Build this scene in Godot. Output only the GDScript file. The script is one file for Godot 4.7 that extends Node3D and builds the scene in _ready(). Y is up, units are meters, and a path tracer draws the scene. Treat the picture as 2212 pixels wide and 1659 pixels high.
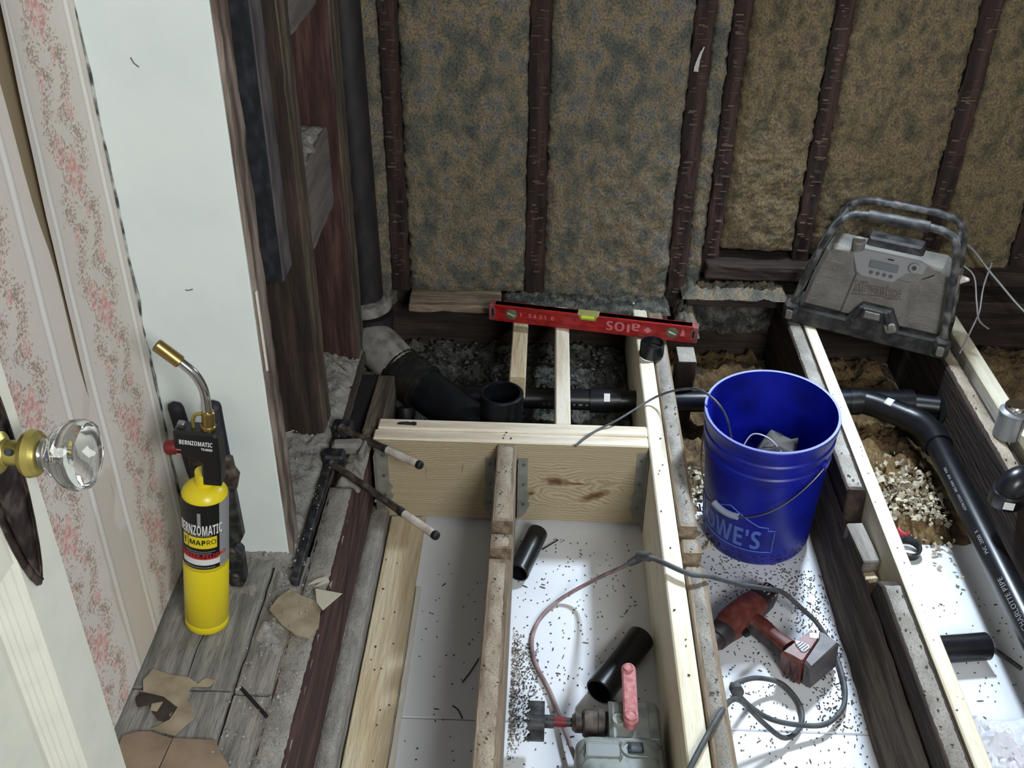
extends Node3D
# A stripped bathroom floor: joists, drain pipes and tools. y = 0 is the top of the joists, -z runs towards the insulated wall.

var R := RandomNumberGenerator.new()
var N := FastNoiseLite.new()
var M := {}
var tex_cache := {}
var sg := 1
const FLOOR_Y := -0.25
const WALL_Z := -2.64


func _ready() -> void:
	R.seed = 7
	N.seed = 11
	N.noise_type = FastNoiseLite.TYPE_SIMPLEX_SMOOTH
	N.frequency = 1.0
	camera_and_light()
	materials()
	room_shell()
	left_side()
	wall_framing()
	far_wall()
	joists()
	drain_pipes()
	left_tools()
	bucket()
	radio()
	level()
	power_tools()
	small_things()
	debris()


func camera_and_light() -> void:
	var cam := Camera3D.new()
	cam.name = "camera"
	cam.fov = rad_to_deg(2.0 * atan(829.5 / 2250.0))
	cam.near = 0.02
	cam.far = 50.0
	var back := Vector3(0.024, 0.5546, 0.8312).normalized()
	var up := Vector3(-0.03, 0.832, -0.554)
	up = (up - back * up.dot(back)).normalized()
	cam.transform = Transform3D(Basis(up.cross(back), up, back), Vector3(0, 1.45, 0))
	add_child(cam)
	cam.current = true
	var e := Environment.new()
	e.background_mode = Environment.BG_COLOR
	e.background_color = Color(0.02, 0.02, 0.022)
	e.ambient_light_source = Environment.AMBIENT_SOURCE_DISABLED
	e.tonemap_mode = Environment.TONE_MAPPER_LINEAR
	e.tonemap_exposure = 1.0
	e.sdfgi_enabled = true
	e.ssao_enabled = true
	e.ssil_enabled = true
	var we := WorldEnvironment.new()
	we.name = "environment"
	we.environment = e
	add_child(we)
	# both unseen: a lamp above lights the joists, a panel behind lights the walls
	lamp("unseen_joist_lamp", Vector3(0.84, 1.065, -2.49), Vector3(0.36, -0.1, -1.52), Vector2(0.15, 0.15), Color(0.87, 0.935, 1.0), 4.9, "square shaded lamp, unseen above the view, lighting the open joists", 2.38, 0.13)
	lamp("unseen_rear_light", Vector3(0.95, 1.85, 0.90), Vector3(-0.15, 0.35, -1.5), Vector2(0.9, 0.6), Color(0.98, 0.995, 0.99), 5.9, "flat white light panel, unseen behind the camera, lighting the left wall", 2.38, 0.0)


func lamp(called: String, at: Vector3, towards: Vector3, size: Vector2, col: Color, power: float, label: String, ceiling: float, unseen_shade: float) -> void:
	var t := thing(called, label, "lamp", at)
	var b := Basis.looking_at(towards - at, Vector3(0.02, 0.1, 1).normalized())
	t.transform = Transform3D(b, at)
	var s := S()
	rbox(s, Vector3(0, 0, 0.03), Vector3(size.x + 0.04, size.y + 0.04, 0.04), 0.006)
	obj("housing", s, flat_mat("lamp_housing", Color(0.25, 0.25, 0.26), 0.5), t)
	if unseen_shade > 0.0:  # unseen sides, placed to keep the lamp's light off the far wall
		for k in [[Vector2(1, 0), Vector2(0.006, size.y + 0.03)], [Vector2(-1, 0), Vector2(0.006, size.y + 0.03)], [Vector2(0, 1), Vector2(size.x + 0.03, 0.006)], [Vector2(0, -1), Vector2(size.x + 0.03, 0.006)]]:
			s = S()
			rbox(s, Vector3(k[0].x * (size.x / 2 + 0.012), k[0].y * (size.y / 2 + 0.012), 0.02 - unseen_shade / 2), Vector3(k[1].x, k[1].y, unseen_shade), 0.001)
			obj("unseen_shade", s, flat_mat("lamp_housing", Color(0.25, 0.25, 0.26), 0.5), t)
		# added flap out of view, blocks the lamp's light from the left wall
		s = S()
		rbox(s, b.inverse() * Vector3(-0.125, -0.065, -0.01), Vector3(0.003, 0.19, 0.34), 0.001, b.inverse())
		obj("added_flap", s, flat_mat("lamp_housing", Color(0.25, 0.25, 0.26), 0.5), t)
	s = S()
	rbox(s, Vector3(0, 0, 0.006), Vector3(size.x, size.y, 0.008), 0.002)
	var g := StandardMaterial3D.new()
	g.albedo_color = Color(0.9, 0.9, 0.9)
	g.emission_enabled = true
	g.emission = col
	g.emission_energy_multiplier = 1.5
	obj("diffuser", s, g, t)
	s = S()
	var top := b.inverse() * (Vector3(at.x, ceiling, at.z) - at)
	tube(s, [Vector3(0, 0, 0.045), top], 0.006, 8)
	obj("hanger", s, flat_mat("lamp_housing", Color(0.25, 0.25, 0.26), 0.5), t)
	var l := AreaLight3D.new()
	l.name = called + "_glow"
	l.area_size = size
	l.area_normalize_energy = true
	l.light_color = col
	l.light_energy = power
	l.shadow_enabled = true
	l.area_range = 8.0
	l.area_attenuation = 2.0
	l.position = Vector3(0, 0, -0.004)
	t.add_child(l)


# ---------------------------------------------------------------- nodes
func thing(called: String, label: String, category: String, at := Vector3.ZERO, turn := Basis.IDENTITY, group := "") -> Node3D:
	var o := Node3D.new()
	o.name = called
	add_child(o, true)
	o.transform = Transform3D(turn, at)
	o.set_meta("o", Vector3.ZERO)
	tag(o, label, category, group)
	return o


# a thing whose parts are given in the room's coordinates
func wthing(called: String, label: String, category: String, at: Vector3, group := "") -> Node3D:
	var o := thing(called, label, category, at, Basis.IDENTITY, group)
	o.set_meta("o", at)
	return o


func tag(o: Node, label: String, category: String, group := "") -> void:
	o.set_meta("label", label)
	o.set_meta("category", category)
	if group:
		o.set_meta("group", group)


func obj(called: String, s: SurfaceTool, m: Material, parent: Node = self) -> MeshInstance3D:
	s.generate_normals()
	s.index()
	var arr := s.commit_to_arrays()
	var vs: PackedVector3Array = arr[Mesh.ARRAY_VERTEX]
	var lo := Vector3(1e9, 1e9, 1e9)
	var hi := -lo
	for v in vs:
		lo = lo.min(v)
		hi = hi.max(v)
	var c := Vector3((lo.x + hi.x) / 2, lo.y, (lo.z + hi.z) / 2)
	for i in vs.size():
		vs[i] -= c
	arr[Mesh.ARRAY_VERTEX] = vs
	var am := ArrayMesh.new()
	am.add_surface_from_arrays(Mesh.PRIMITIVE_TRIANGLES, arr)
	am.surface_set_material(0, m)
	var mi := MeshInstance3D.new()
	mi.mesh = am
	mi.name = called
	var po: Vector3 = parent.get_meta("o", Vector3.ZERO)
	mi.position = c - po
	mi.set_meta("o", c)
	parent.add_child(mi, true)
	return mi


func struct(called: String, s: SurfaceTool, m: Material, parent: Node = self) -> MeshInstance3D:
	var o := obj(called, s, m, parent)
	if parent == self:
		o.set_meta("kind", "structure")
	return o


func single(called: String, s: SurfaceTool, m: Material, label: String, category: String, group := "") -> MeshInstance3D:
	var o := obj(called, s, m)
	tag(o, label, category, group)
	return o


func many(called: String, mesh: Mesh, m: Material, xs: Array, cols: Array = [], parent: Node = self) -> MultiMeshInstance3D:
	var mm := MultiMesh.new()
	mm.transform_format = MultiMesh.TRANSFORM_3D
	mm.use_colors = not cols.is_empty()
	mm.mesh = mesh
	mm.instance_count = xs.size()
	for i in xs.size():
		mm.set_instance_transform(i, xs[i])
		if not cols.is_empty():
			mm.set_instance_color(i, cols[i])
	var o := MultiMeshInstance3D.new()
	o.multimesh = mm
	o.material_override = m
	o.name = called
	mesh.surface_set_material(0, m)
	parent.add_child(o, true)
	o.set_meta("kind", "stuff")
	return o


# ---------------------------------------------------------------- shapes
func S() -> SurfaceTool:
	var s := SurfaceTool.new()
	s.begin(Mesh.PRIMITIVE_TRIANGLES)
	s.set_uv(Vector2.ZERO)
	return s


func ids(smooth: bool) -> int:
	if not smooth:
		return -1
	sg += 1
	return sg


# triangles in lists with their smooth groups; turned so that the outside is the front
func emit(s: SurfaceTool, lists: Array, groups: Array) -> void:
	var v := 0.0
	var o := Vector3.ZERO
	for l: PackedVector3Array in lists:
		if l.size():
			o = l[0]
			break
	for l: PackedVector3Array in lists:
		for i in range(0, l.size(), 3):
			v += (l[i] - o).dot((l[i + 1] - o).cross(l[i + 2] - o))
	for k in lists.size():
		s.set_smooth_group(groups[k])
		var l: PackedVector3Array = lists[k]
		for i in range(0, l.size(), 3):
			s.add_vertex(l[i])
			if v >= 0.0:
				s.add_vertex(l[i + 2])
				s.add_vertex(l[i + 1])
			else:
				s.add_vertex(l[i + 1])
				s.add_vertex(l[i + 2])


func strip(a: PackedVector3Array, b: PackedVector3Array, close: bool) -> PackedVector3Array:
	var t := PackedVector3Array()
	var n := a.size()
	for i in (n if close else n - 1):
		var j := (i + 1) % n
		t.append_array([a[i], a[j], b[j], a[i], b[j], b[i]])
	return t


func cap(a: PackedVector3Array, turn: bool) -> PackedVector3Array:
	var t := PackedVector3Array()
	var c := Vector3.ZERO
	for p in a:
		c += p
	c /= a.size()
	for i in a.size():
		var j := (i + 1) % a.size()
		if turn:
			t.append_array([c, a[j], a[i]])
		else:
			t.append_array([c, a[i], a[j]])
	return t


# rings joined in a row; caps: 1 start, 2 end
func loft(s: SurfaceTool, rings: Array, caps := 3, smooth := true, close := true) -> void:
	var lists := []
	var groups := []
	var g := ids(smooth)
	for k in rings.size() - 1:
		lists.append(strip(rings[k], rings[k + 1], close))
		groups.append(g)
	if caps & 1:
		lists.append(cap(rings[0], true))
		groups.append(-1)
	if caps & 2:
		lists.append(cap(rings[-1], false))
		groups.append(-1)
	emit(s, lists, groups)


func inset(poly: PackedVector2Array, d: float) -> PackedVector2Array:
	var area := 0.0
	var n := poly.size()
	for i in n:
		area += poly[i].cross(poly[(i + 1) % n])
	var sgn := signf(area)
	var out := PackedVector2Array()
	for i in n:
		var a := (poly[i] - poly[(i + n - 1) % n]).normalized()
		var b := (poly[(i + 1) % n] - poly[i]).normalized()
		var na := Vector2(-a.y, a.x) * sgn
		var nb := Vector2(-b.y, b.x) * sgn
		var m := na + nb
		var den := maxf(m.length_squared() * 0.5, 0.35)
		out.append(poly[i] + m / den * d)
	return out


# a flat outline (x, y) given thickness along z, with softened rims
func extrude(s: SurfaceTool, poly: PackedVector2Array, t: float, bev := 0.0, xf := Transform3D.IDENTITY, smooth := false) -> void:
	var small := inset(poly, bev) if bev > 0 else poly
	var lv := [[small, -t / 2], [poly, -t / 2 + bev], [poly, t / 2 - bev], [small, t / 2]] if bev > 0 else [[poly, -t / 2], [poly, t / 2]]
	var rings := []
	for l in lv:
		var r := PackedVector3Array()
		for p: Vector2 in l[0]:
			r.append(xf * Vector3(p.x, p.y, l[1]))
		rings.append(r)
	var lists := []
	var groups := []
	var g := ids(smooth)
	var rev := not Geometry2D.is_polygon_clockwise(poly)
	for k in rings.size() - 1:
		lists.append(strip(rings[k], rings[k + 1], true))
		groups.append(g)
	var idx := Geometry2D.triangulate_polygon(small)
	var c0 := PackedVector3Array()
	var c1 := PackedVector3Array()
	for i in range(0, idx.size(), 3):
		var a := idx[i]
		var b := idx[i + 1]
		var c := idx[i + 2]
		var ccw := (small[b] - small[a]).cross(small[c] - small[a]) > 0
		if ccw != rev:
			var q := b
			b = c
			c = q
		c1.append_array([rings[-1][a], rings[-1][b], rings[-1][c]])
		c0.append_array([rings[0][a], rings[0][c], rings[0][b]])
	lists.append_array([c0, c1])
	groups.append_array([-1, -1])
	emit(s, lists, groups)


func rrect(w: float, h: float, r: float, seg := 3) -> PackedVector2Array:
	var p := PackedVector2Array()
	var c := [Vector2(w / 2 - r, h / 2 - r), Vector2(-w / 2 + r, h / 2 - r), Vector2(-w / 2 + r, -h / 2 + r), Vector2(w / 2 - r, -h / 2 + r)]
	for k in 4:
		for i in seg + 1:
			var a := PI / 2 * (k + float(i) / seg)
			p.append(c[k] + Vector2(cos(a), sin(a)) * r)
	return p


func rbox(s: SurfaceTool, c: Vector3, size: Vector3, r := 0.003, b := Basis.IDENTITY, seg := 1) -> void:
	extrude(s, rrect(size.x, size.y, r, seg), size.z, minf(r, size.z * 0.4), Transform3D(b, c))


func circle(n: int, r: float) -> PackedVector2Array:
	var p := PackedVector2Array()
	for i in n:
		p.append(Vector2(cos(TAU * i / n), sin(TAU * i / n)) * r)
	return p


func spl(pts: Array, k := 6, closed := false) -> Array:
	var out := []
	var n := pts.size()
	for i in (n if closed else n - 1):
		var p0: Vector3 = pts[(i - 1 + n) % n] if closed else pts[maxi(i - 1, 0)]
		var p1: Vector3 = pts[i]
		var p2: Vector3 = pts[(i + 1) % n]
		var p3: Vector3 = pts[(i + 2) % n] if closed else pts[mini(i + 2, n - 1)]
		for j in k:
			var t := float(j) / k
			out.append(0.5 * (2 * p1 + (p2 - p0) * t + (2 * p0 - 5 * p1 + 4 * p2 - p3) * t * t + (3 * p1 - p0 - 3 * p2 + p3) * t * t * t))
	if not closed:
		out.append(pts[-1])
	return out


func tube(s: SurfaceTool, pts: Array, r, n := 10, caps := 3, closed := false) -> void:
	var rings := []
	var up := Vector3.UP
	var count := pts.size()
	var d0: Vector3 = (pts[1] - pts[0]).normalized()
	up = d0.cross(Vector3(0.31, 0.87, 0.37)).normalized()
	for i in count:
		var a: Vector3 = pts[i - 1] if i > 0 else (pts[-1] if closed else pts[0])
		var b: Vector3 = pts[i + 1] if i < count - 1 else (pts[0] if closed else pts[i])
		var d := (b - a).normalized()
		up = (up - d * up.dot(d)).normalized()
		var side := d.cross(up)
		var ring := PackedVector3Array()
		var rr: float = r[i] if r is Array else r
		for k in n:
			var w := TAU * k / n
			ring.append(pts[i] + (side * cos(w) + up * sin(w)) * rr)
		rings.append(ring)
	if closed:
		rings.append(rings[0])
		caps = 0
	loft(s, rings, caps)


# profile of (radius, height) turned about y; sharp corners stay sharp
func lathe(s: SurfaceTool, prof: Array, n := 32, xf := Transform3D.IDENTITY, crease := 0.6, wob = null) -> void:
	var rings := []
	for p: Vector2 in prof:
		var ring := PackedVector3Array()
		for k in n:
			var w := TAU * k / n
			var q := Vector3(sin(w) * p.x, p.y, cos(w) * p.x)
			if wob != null:
				q = wob.call(q)
			ring.append(xf * q)
		rings.append(ring)
	var lists := []
	var groups := []
	var g := ids(true)
	for k in rings.size() - 1:
		if k > 0:
			var a: Vector2 = prof[k] - prof[k - 1]
			var b: Vector2 = prof[k + 1] - prof[k]
			if absf(a.angle_to(b)) > crease:
				g = ids(true)
		lists.append(strip(rings[k], rings[k + 1], true))
		groups.append(g)
	emit(s, lists, groups)


# a ring or pipe with a bore, along y
func pipe(s: SurfaceTool, r: float, wall: float, h: float, xf := Transform3D.IDENTITY, n := 36, bev := 0.0015) -> void:
	var q := r - wall
	lathe(s, [Vector2(q, 0), Vector2(r - bev, 0), Vector2(r, bev), Vector2(r, h - bev), Vector2(r - bev, h), Vector2(q, h), Vector2(q, 0)], n, xf)


func along(a: Vector3, b: Vector3) -> Transform3D:
	var y := (b - a).normalized()
	var x := y.cross(Vector3(0.2, 0.31, 0.93)).normalized()
	return Transform3D(Basis(x, y, x.cross(y)), a)


func grid(s: SurfaceTool, nx: int, ny: int, f: Callable, uvs := Vector2.ONE, smooth := true) -> void:
	var p := []
	for j in ny + 1:
		var row := PackedVector3Array()
		for i in nx + 1:
			row.append(f.call(float(i) / nx, float(j) / ny))
		p.append(row)
	s.set_smooth_group(ids(smooth))
	for j in ny:
		for i in nx:
			for q in [[0, 0], [1, 1], [1, 0], [0, 0], [0, 1], [1, 1]]:
				s.set_uv(Vector2(float(i + q[0]) / nx * uvs.x, float(j + q[1]) / ny * uvs.y))
				s.add_vertex(p[j + q[1]][i + q[0]])
	s.set_uv(Vector2.ZERO)


func nz(p: Vector3, f: float) -> float:
	return N.get_noise_3d(p.x * f, p.y * f, p.z * f)


# a length of lumber between two corners, its edges eased; jit roughens it
func lumber(s: SurfaceTool, a: Vector3, b: Vector3, jit := 0.0, bev := 0.003) -> void:
	var size := (b - a).abs()
	var c := (a + b) / 2
	var ax := size.max_axis_index()
	var perm := [[1, 2, 0], [2, 0, 1], [0, 1, 2]][ax] as Array
	var w := size[perm[0]]
	var h := size[perm[1]]
	var l := size[ax]
	var n := 1 if jit == 0.0 else maxi(2, int(l / 0.03))
	var sec := PackedVector2Array()
	var base := rrect(w, h, bev, 1)
	for i in base.size():
		var p := base[i]
		var q := base[(i + 1) % base.size()]
		sec.append(p)
		if jit > 0 and p.distance_to(q) > 0.03:
			sec.append(p.lerp(q, 0.33))
			sec.append(p.lerp(q, 0.67))
	var rings := []
	var ts := [0.0, bev / l]
	for i in range(1, n):
		ts.append(float(i) / n)
	ts.append_array([1.0 - bev / l, 1.0])
	for k in ts.size():
		var t: float = ts[k]
		var ring := PackedVector3Array()
		var small := inset(sec, bev * 0.9) if k == 0 or k == ts.size() - 1 else sec
		for p in small:
			var v := Vector3.ZERO
			v[perm[0]] = p.x
			v[perm[1]] = p.y
			v[ax] = (t - 0.5) * l
			v += c
			if jit > 0:
				v += Vector3(nz(v + Vector3(3, 0, 0), 28), nz(v + Vector3(0, 5, 0), 28), 0.0 if ax == 2 else nz(v, 28)) * jit
			ring.append(v)
		rings.append(ring)
	loft(s, rings, 3, false)


# side outline (z, y) of a joist, given its width along x
func sawn(s: SurfaceTool, prof: Array, x0: float, x1: float, bev := 0.003) -> void:
	extrude(s, PackedVector2Array(prof), absf(x1 - x0), bev, Transform3D(Basis(Vector3(0, 0, 1), Vector3.UP, Vector3.RIGHT), Vector3((x0 + x1) / 2, 0, 0)))


# a lumpy layer (dust, dirt, fibre) over a rectangle, at height y
func layer(s: SurfaceTool, x0: float, x1: float, z0: float, z1: float, y: float, amp: float, f: float, step := 0.012, edge := 0.02, cover := -2.0) -> void:
	var nx := maxi(2, int((x1 - x0) / step))
	var nyy := maxi(2, int((z1 - z0) / step))
	grid(s, nx, nyy, func(u, v):
		var p := Vector3(lerpf(x0, x1, u), 0, lerpf(z0, z1, v))
		var e := minf(minf(u, 1 - u) * (x1 - x0), minf(v, 1 - v) * (z1 - z0)) / maxf(edge, 1e-4)
		var k := clampf(e + nz(p + Vector3(9, 0, 4), 18) * 0.5, 0, 1)
		var h := (0.5 + 0.5 * nz(p, f)) + 0.35 * nz(p, f * 2.9) + 0.26 * nz(p, f * 7.0) + 0.14 * nz(p, f * 15.0)
		if cover > -1.5:
			k *= clampf((nz(p + Vector3(31, 0, 7), 9.0) - cover) * 3.0, 0, 1)
		p.y = y + amp * h * k - (1.0 - k) * 0.006
		return p)


func text(s: SurfaceTool, what: String, height: float, depth: float, xf := Transform3D.IDENTITY, bend := 0.0, stretch := 1.0, bold := true, italic := false, font_name := "Droid Sans", slope := 0.0) -> void:
	var tm := TextMesh.new()
	var f := SystemFont.new()
	f.font_names = PackedStringArray([font_name])
	f.font_weight = 700 if bold else 400
	f.font_italic = italic
	tm.font = f
	tm.text = what
	tm.font_size = 64
	tm.pixel_size = height / 46.0
	tm.depth = maxf(depth, 0.0001)
	tm.curve_step = 2.0
	var a := tm.get_mesh_arrays()
	if a.is_empty():
		return
	var vs: PackedVector3Array = a[Mesh.ARRAY_VERTEX]
	var ix: PackedInt32Array = a[Mesh.ARRAY_INDEX] if a[Mesh.ARRAY_INDEX] != null else PackedInt32Array(range(vs.size()))
	s.set_smooth_group(-1)
	var done := {}
	for i in ix:
		vs[i].x *= stretch if not done.has(i) else 1.0
		done[i] = true
	for k in range(0, ix.size(), 3):
		var todo := [[vs[ix[k]], vs[ix[k + 1]], vs[ix[k + 2]]]]
		while todo.size():
			var q: Array = todo.pop_back()
			if bend != 0.0:
				var far := 0
				for e in 3:
					if absf(q[e].x - q[(e + 1) % 3].x) > absf(q[far].x - q[(far + 1) % 3].x):
						far = e
				if absf(q[far].x - q[(far + 1) % 3].x) > bend * 0.09:
					var a0: Vector3 = q[far]
					var a1: Vector3 = q[(far + 1) % 3]
					var a2: Vector3 = q[(far + 2) % 3]
					var mid := (a0 + a1) / 2
					todo.append([a0, mid, a2])
					todo.append([mid, a1, a2])
					continue
			for v: Vector3 in q:
				if bend != 0.0:
					var w := v.x / bend
					var rr: float = bend + v.z + slope * v.y
					v = Vector3(sin(w) * rr, v.y, cos(w) * rr)
				s.add_vertex(xf * v)


# a rectangle of print wrapped on a cylinder about y: angles and heights
func wrapped(s: SurfaceTool, r: float, a0: float, a1: float, y0: float, y1: float, t := 0.0005, n := 12, r1 := -1.0) -> void:
	var rt := r if r1 < 0 else r1
	var rings := []
	for i in n + 1:
		var a := lerpf(a0, a1, float(i) / n)
		var d := Vector3(sin(a), 0, cos(a))
		rings.append(PackedVector3Array([d * r + Vector3(0, y0, 0), d * (r + t) + Vector3(0, y0, 0), d * (rt + t) + Vector3(0, y1, 0), d * rt + Vector3(0, y1, 0)]))
	loft(s, rings, 3, false)


# ---------------------------------------------------------------- materials
func ntex(key: String, sd: int, freq: float, cols: Array, size := 256, oct := 4, contrast := 1.0) -> NoiseTexture2D:
	if tex_cache.has(key):
		return tex_cache[key]
	var f := FastNoiseLite.new()
	f.seed = sd
	f.frequency = freq
	f.fractal_octaves = oct
	f.noise_type = FastNoiseLite.TYPE_SIMPLEX_SMOOTH
	var g := Gradient.new()
	var offs := PackedFloat32Array()
	for i in cols.size():
		offs.append(clampf(0.5 + (float(i) / (cols.size() - 1) - 0.5) / contrast, 0, 1))
	g.offsets = offs
	g.colors = PackedColorArray(cols)
	var t := NoiseTexture2D.new()
	t.width = size
	t.height = size
	t.seamless = true
	t.noise = f
	t.color_ramp = g
	tex_cache[key] = t
	return t


func grey(v: float) -> Color:
	return Color(v, v, v)


func flat_mat(key: String, c: Color, rough := 0.6, metal := 0.0) -> StandardMaterial3D:
	if M.has(key):
		return M[key]
	var m := StandardMaterial3D.new()
	m.albedo_color = c
	m.roughness = rough
	m.metallic = metal
	m.resource_name = key
	M[key] = m
	return m


# a mottled material: tex over the object's own axes, fine grain on top, relief
func mott(key: String, t: Texture2D, scale: Vector3, rough := 0.8, relief := 0.0, fine: Texture2D = null, fscale := Vector3.ONE, bump: Texture2D = null) -> StandardMaterial3D:
	if M.has(key):
		return M[key]
	var m := StandardMaterial3D.new()
	m.resource_name = key
	m.albedo_texture = t
	m.uv1_triplanar = true
	m.uv1_scale = scale
	m.uv1_triplanar_sharpness = 6.0
	m.roughness = rough
	if relief > 0:
		m.heightmap_enabled = true
		m.heightmap_texture = bump if bump else t
		m.heightmap_scale = relief
	if fine:
		m.detail_enabled = true
		m.detail_albedo = fine
		m.detail_blend_mode = BaseMaterial3D.BLEND_MODE_MUL
		m.detail_uv_layer = BaseMaterial3D.DETAIL_UV_2
		m.uv2_triplanar = true
		m.uv2_scale = fscale
		m.uv2_triplanar_sharpness = 6.0
	M[key] = m
	return m


var wood_cols := {
	"pine": [Color(0.875, 0.835, 0.725), Color(0.90, 0.87, 0.775), Color(0.92, 0.895, 0.815), Color(0.895, 0.86, 0.755)],
	"pine_dark": [Color(0.56, 0.48, 0.36), Color(0.68, 0.60, 0.45), Color(0.73, 0.66, 0.50)],
	"pine_pale": [Color(0.84, 0.775, 0.68), Color(0.90, 0.85, 0.765), Color(0.925, 0.885, 0.81)],
	"furring": [Color(0.745, 0.665, 0.535), Color(0.785, 0.715, 0.59), Color(0.81, 0.75, 0.63)],
	"grey": [Color(0.45, 0.43, 0.405), Color(0.52, 0.50, 0.47), Color(0.58, 0.555, 0.52)],
	"block": [Color(0.40, 0.37, 0.365), Color(0.44, 0.41, 0.405), Color(0.48, 0.455, 0.44)],
	"tan": [Color(0.45, 0.385, 0.315), Color(0.54, 0.475, 0.40), Color(0.61, 0.55, 0.475)],
	"red": [Color(0.21, 0.13, 0.115), Color(0.27, 0.175, 0.155), Color(0.36, 0.26, 0.23)],
	"stud": [Color(0.13, 0.085, 0.075), Color(0.19, 0.125, 0.11), Color(0.27, 0.195, 0.17)],
	"brown": [Color(0.15, 0.11, 0.09), Color(0.205, 0.155, 0.13), Color(0.27, 0.21, 0.18)],
	"dirty": [Color(0.25, 0.21, 0.175), Color(0.33, 0.28, 0.235), Color(0.42, 0.37, 0.31)],
	"plank": [Color(0.43, 0.42, 0.40), Color(0.50, 0.49, 0.465), Color(0.57, 0.555, 0.53), Color(0.47, 0.455, 0.435)],
}


# wood of a kind with its grain along x, y or z
func wood(kind: String, axis: String) -> StandardMaterial3D:
	var sc: Vector3 = {"x": Vector3(0.9, 9, 9), "y": Vector3(9, 0.9, 9), "z": Vector3(9, 9, 0.9)}[axis]
	var fs: Vector3 = {"x": Vector3(3, 34, 34), "y": Vector3(34, 3, 34), "z": Vector3(34, 34, 3)}[axis]
	var fine := ntex("grain_soft", 6, 0.03, [grey(0.93), grey(0.98), grey(1.0), grey(1.0)], 256, 4, 1.2) if kind.begins_with("pine") or kind in ["block", "furring"] else ntex("grain", 5, 0.03, [grey(0.80), grey(0.95), grey(1.0), grey(1.0)], 256, 4, 1.2)
	return mott("wood_%s_%s" % [kind, axis], ntex("wood_" + kind, 21 + kind.length() * 3, 0.012, wood_cols[kind], 256, 5, 1.6), sc, 0.75 if kind.begins_with("pine") else 0.9, 0.02 if kind.begins_with("pine") else 0.12, fine, fs, ntex("grain_bump", 8, 0.035, [grey(0), grey(1)], 256, 4, 1.5))


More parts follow.
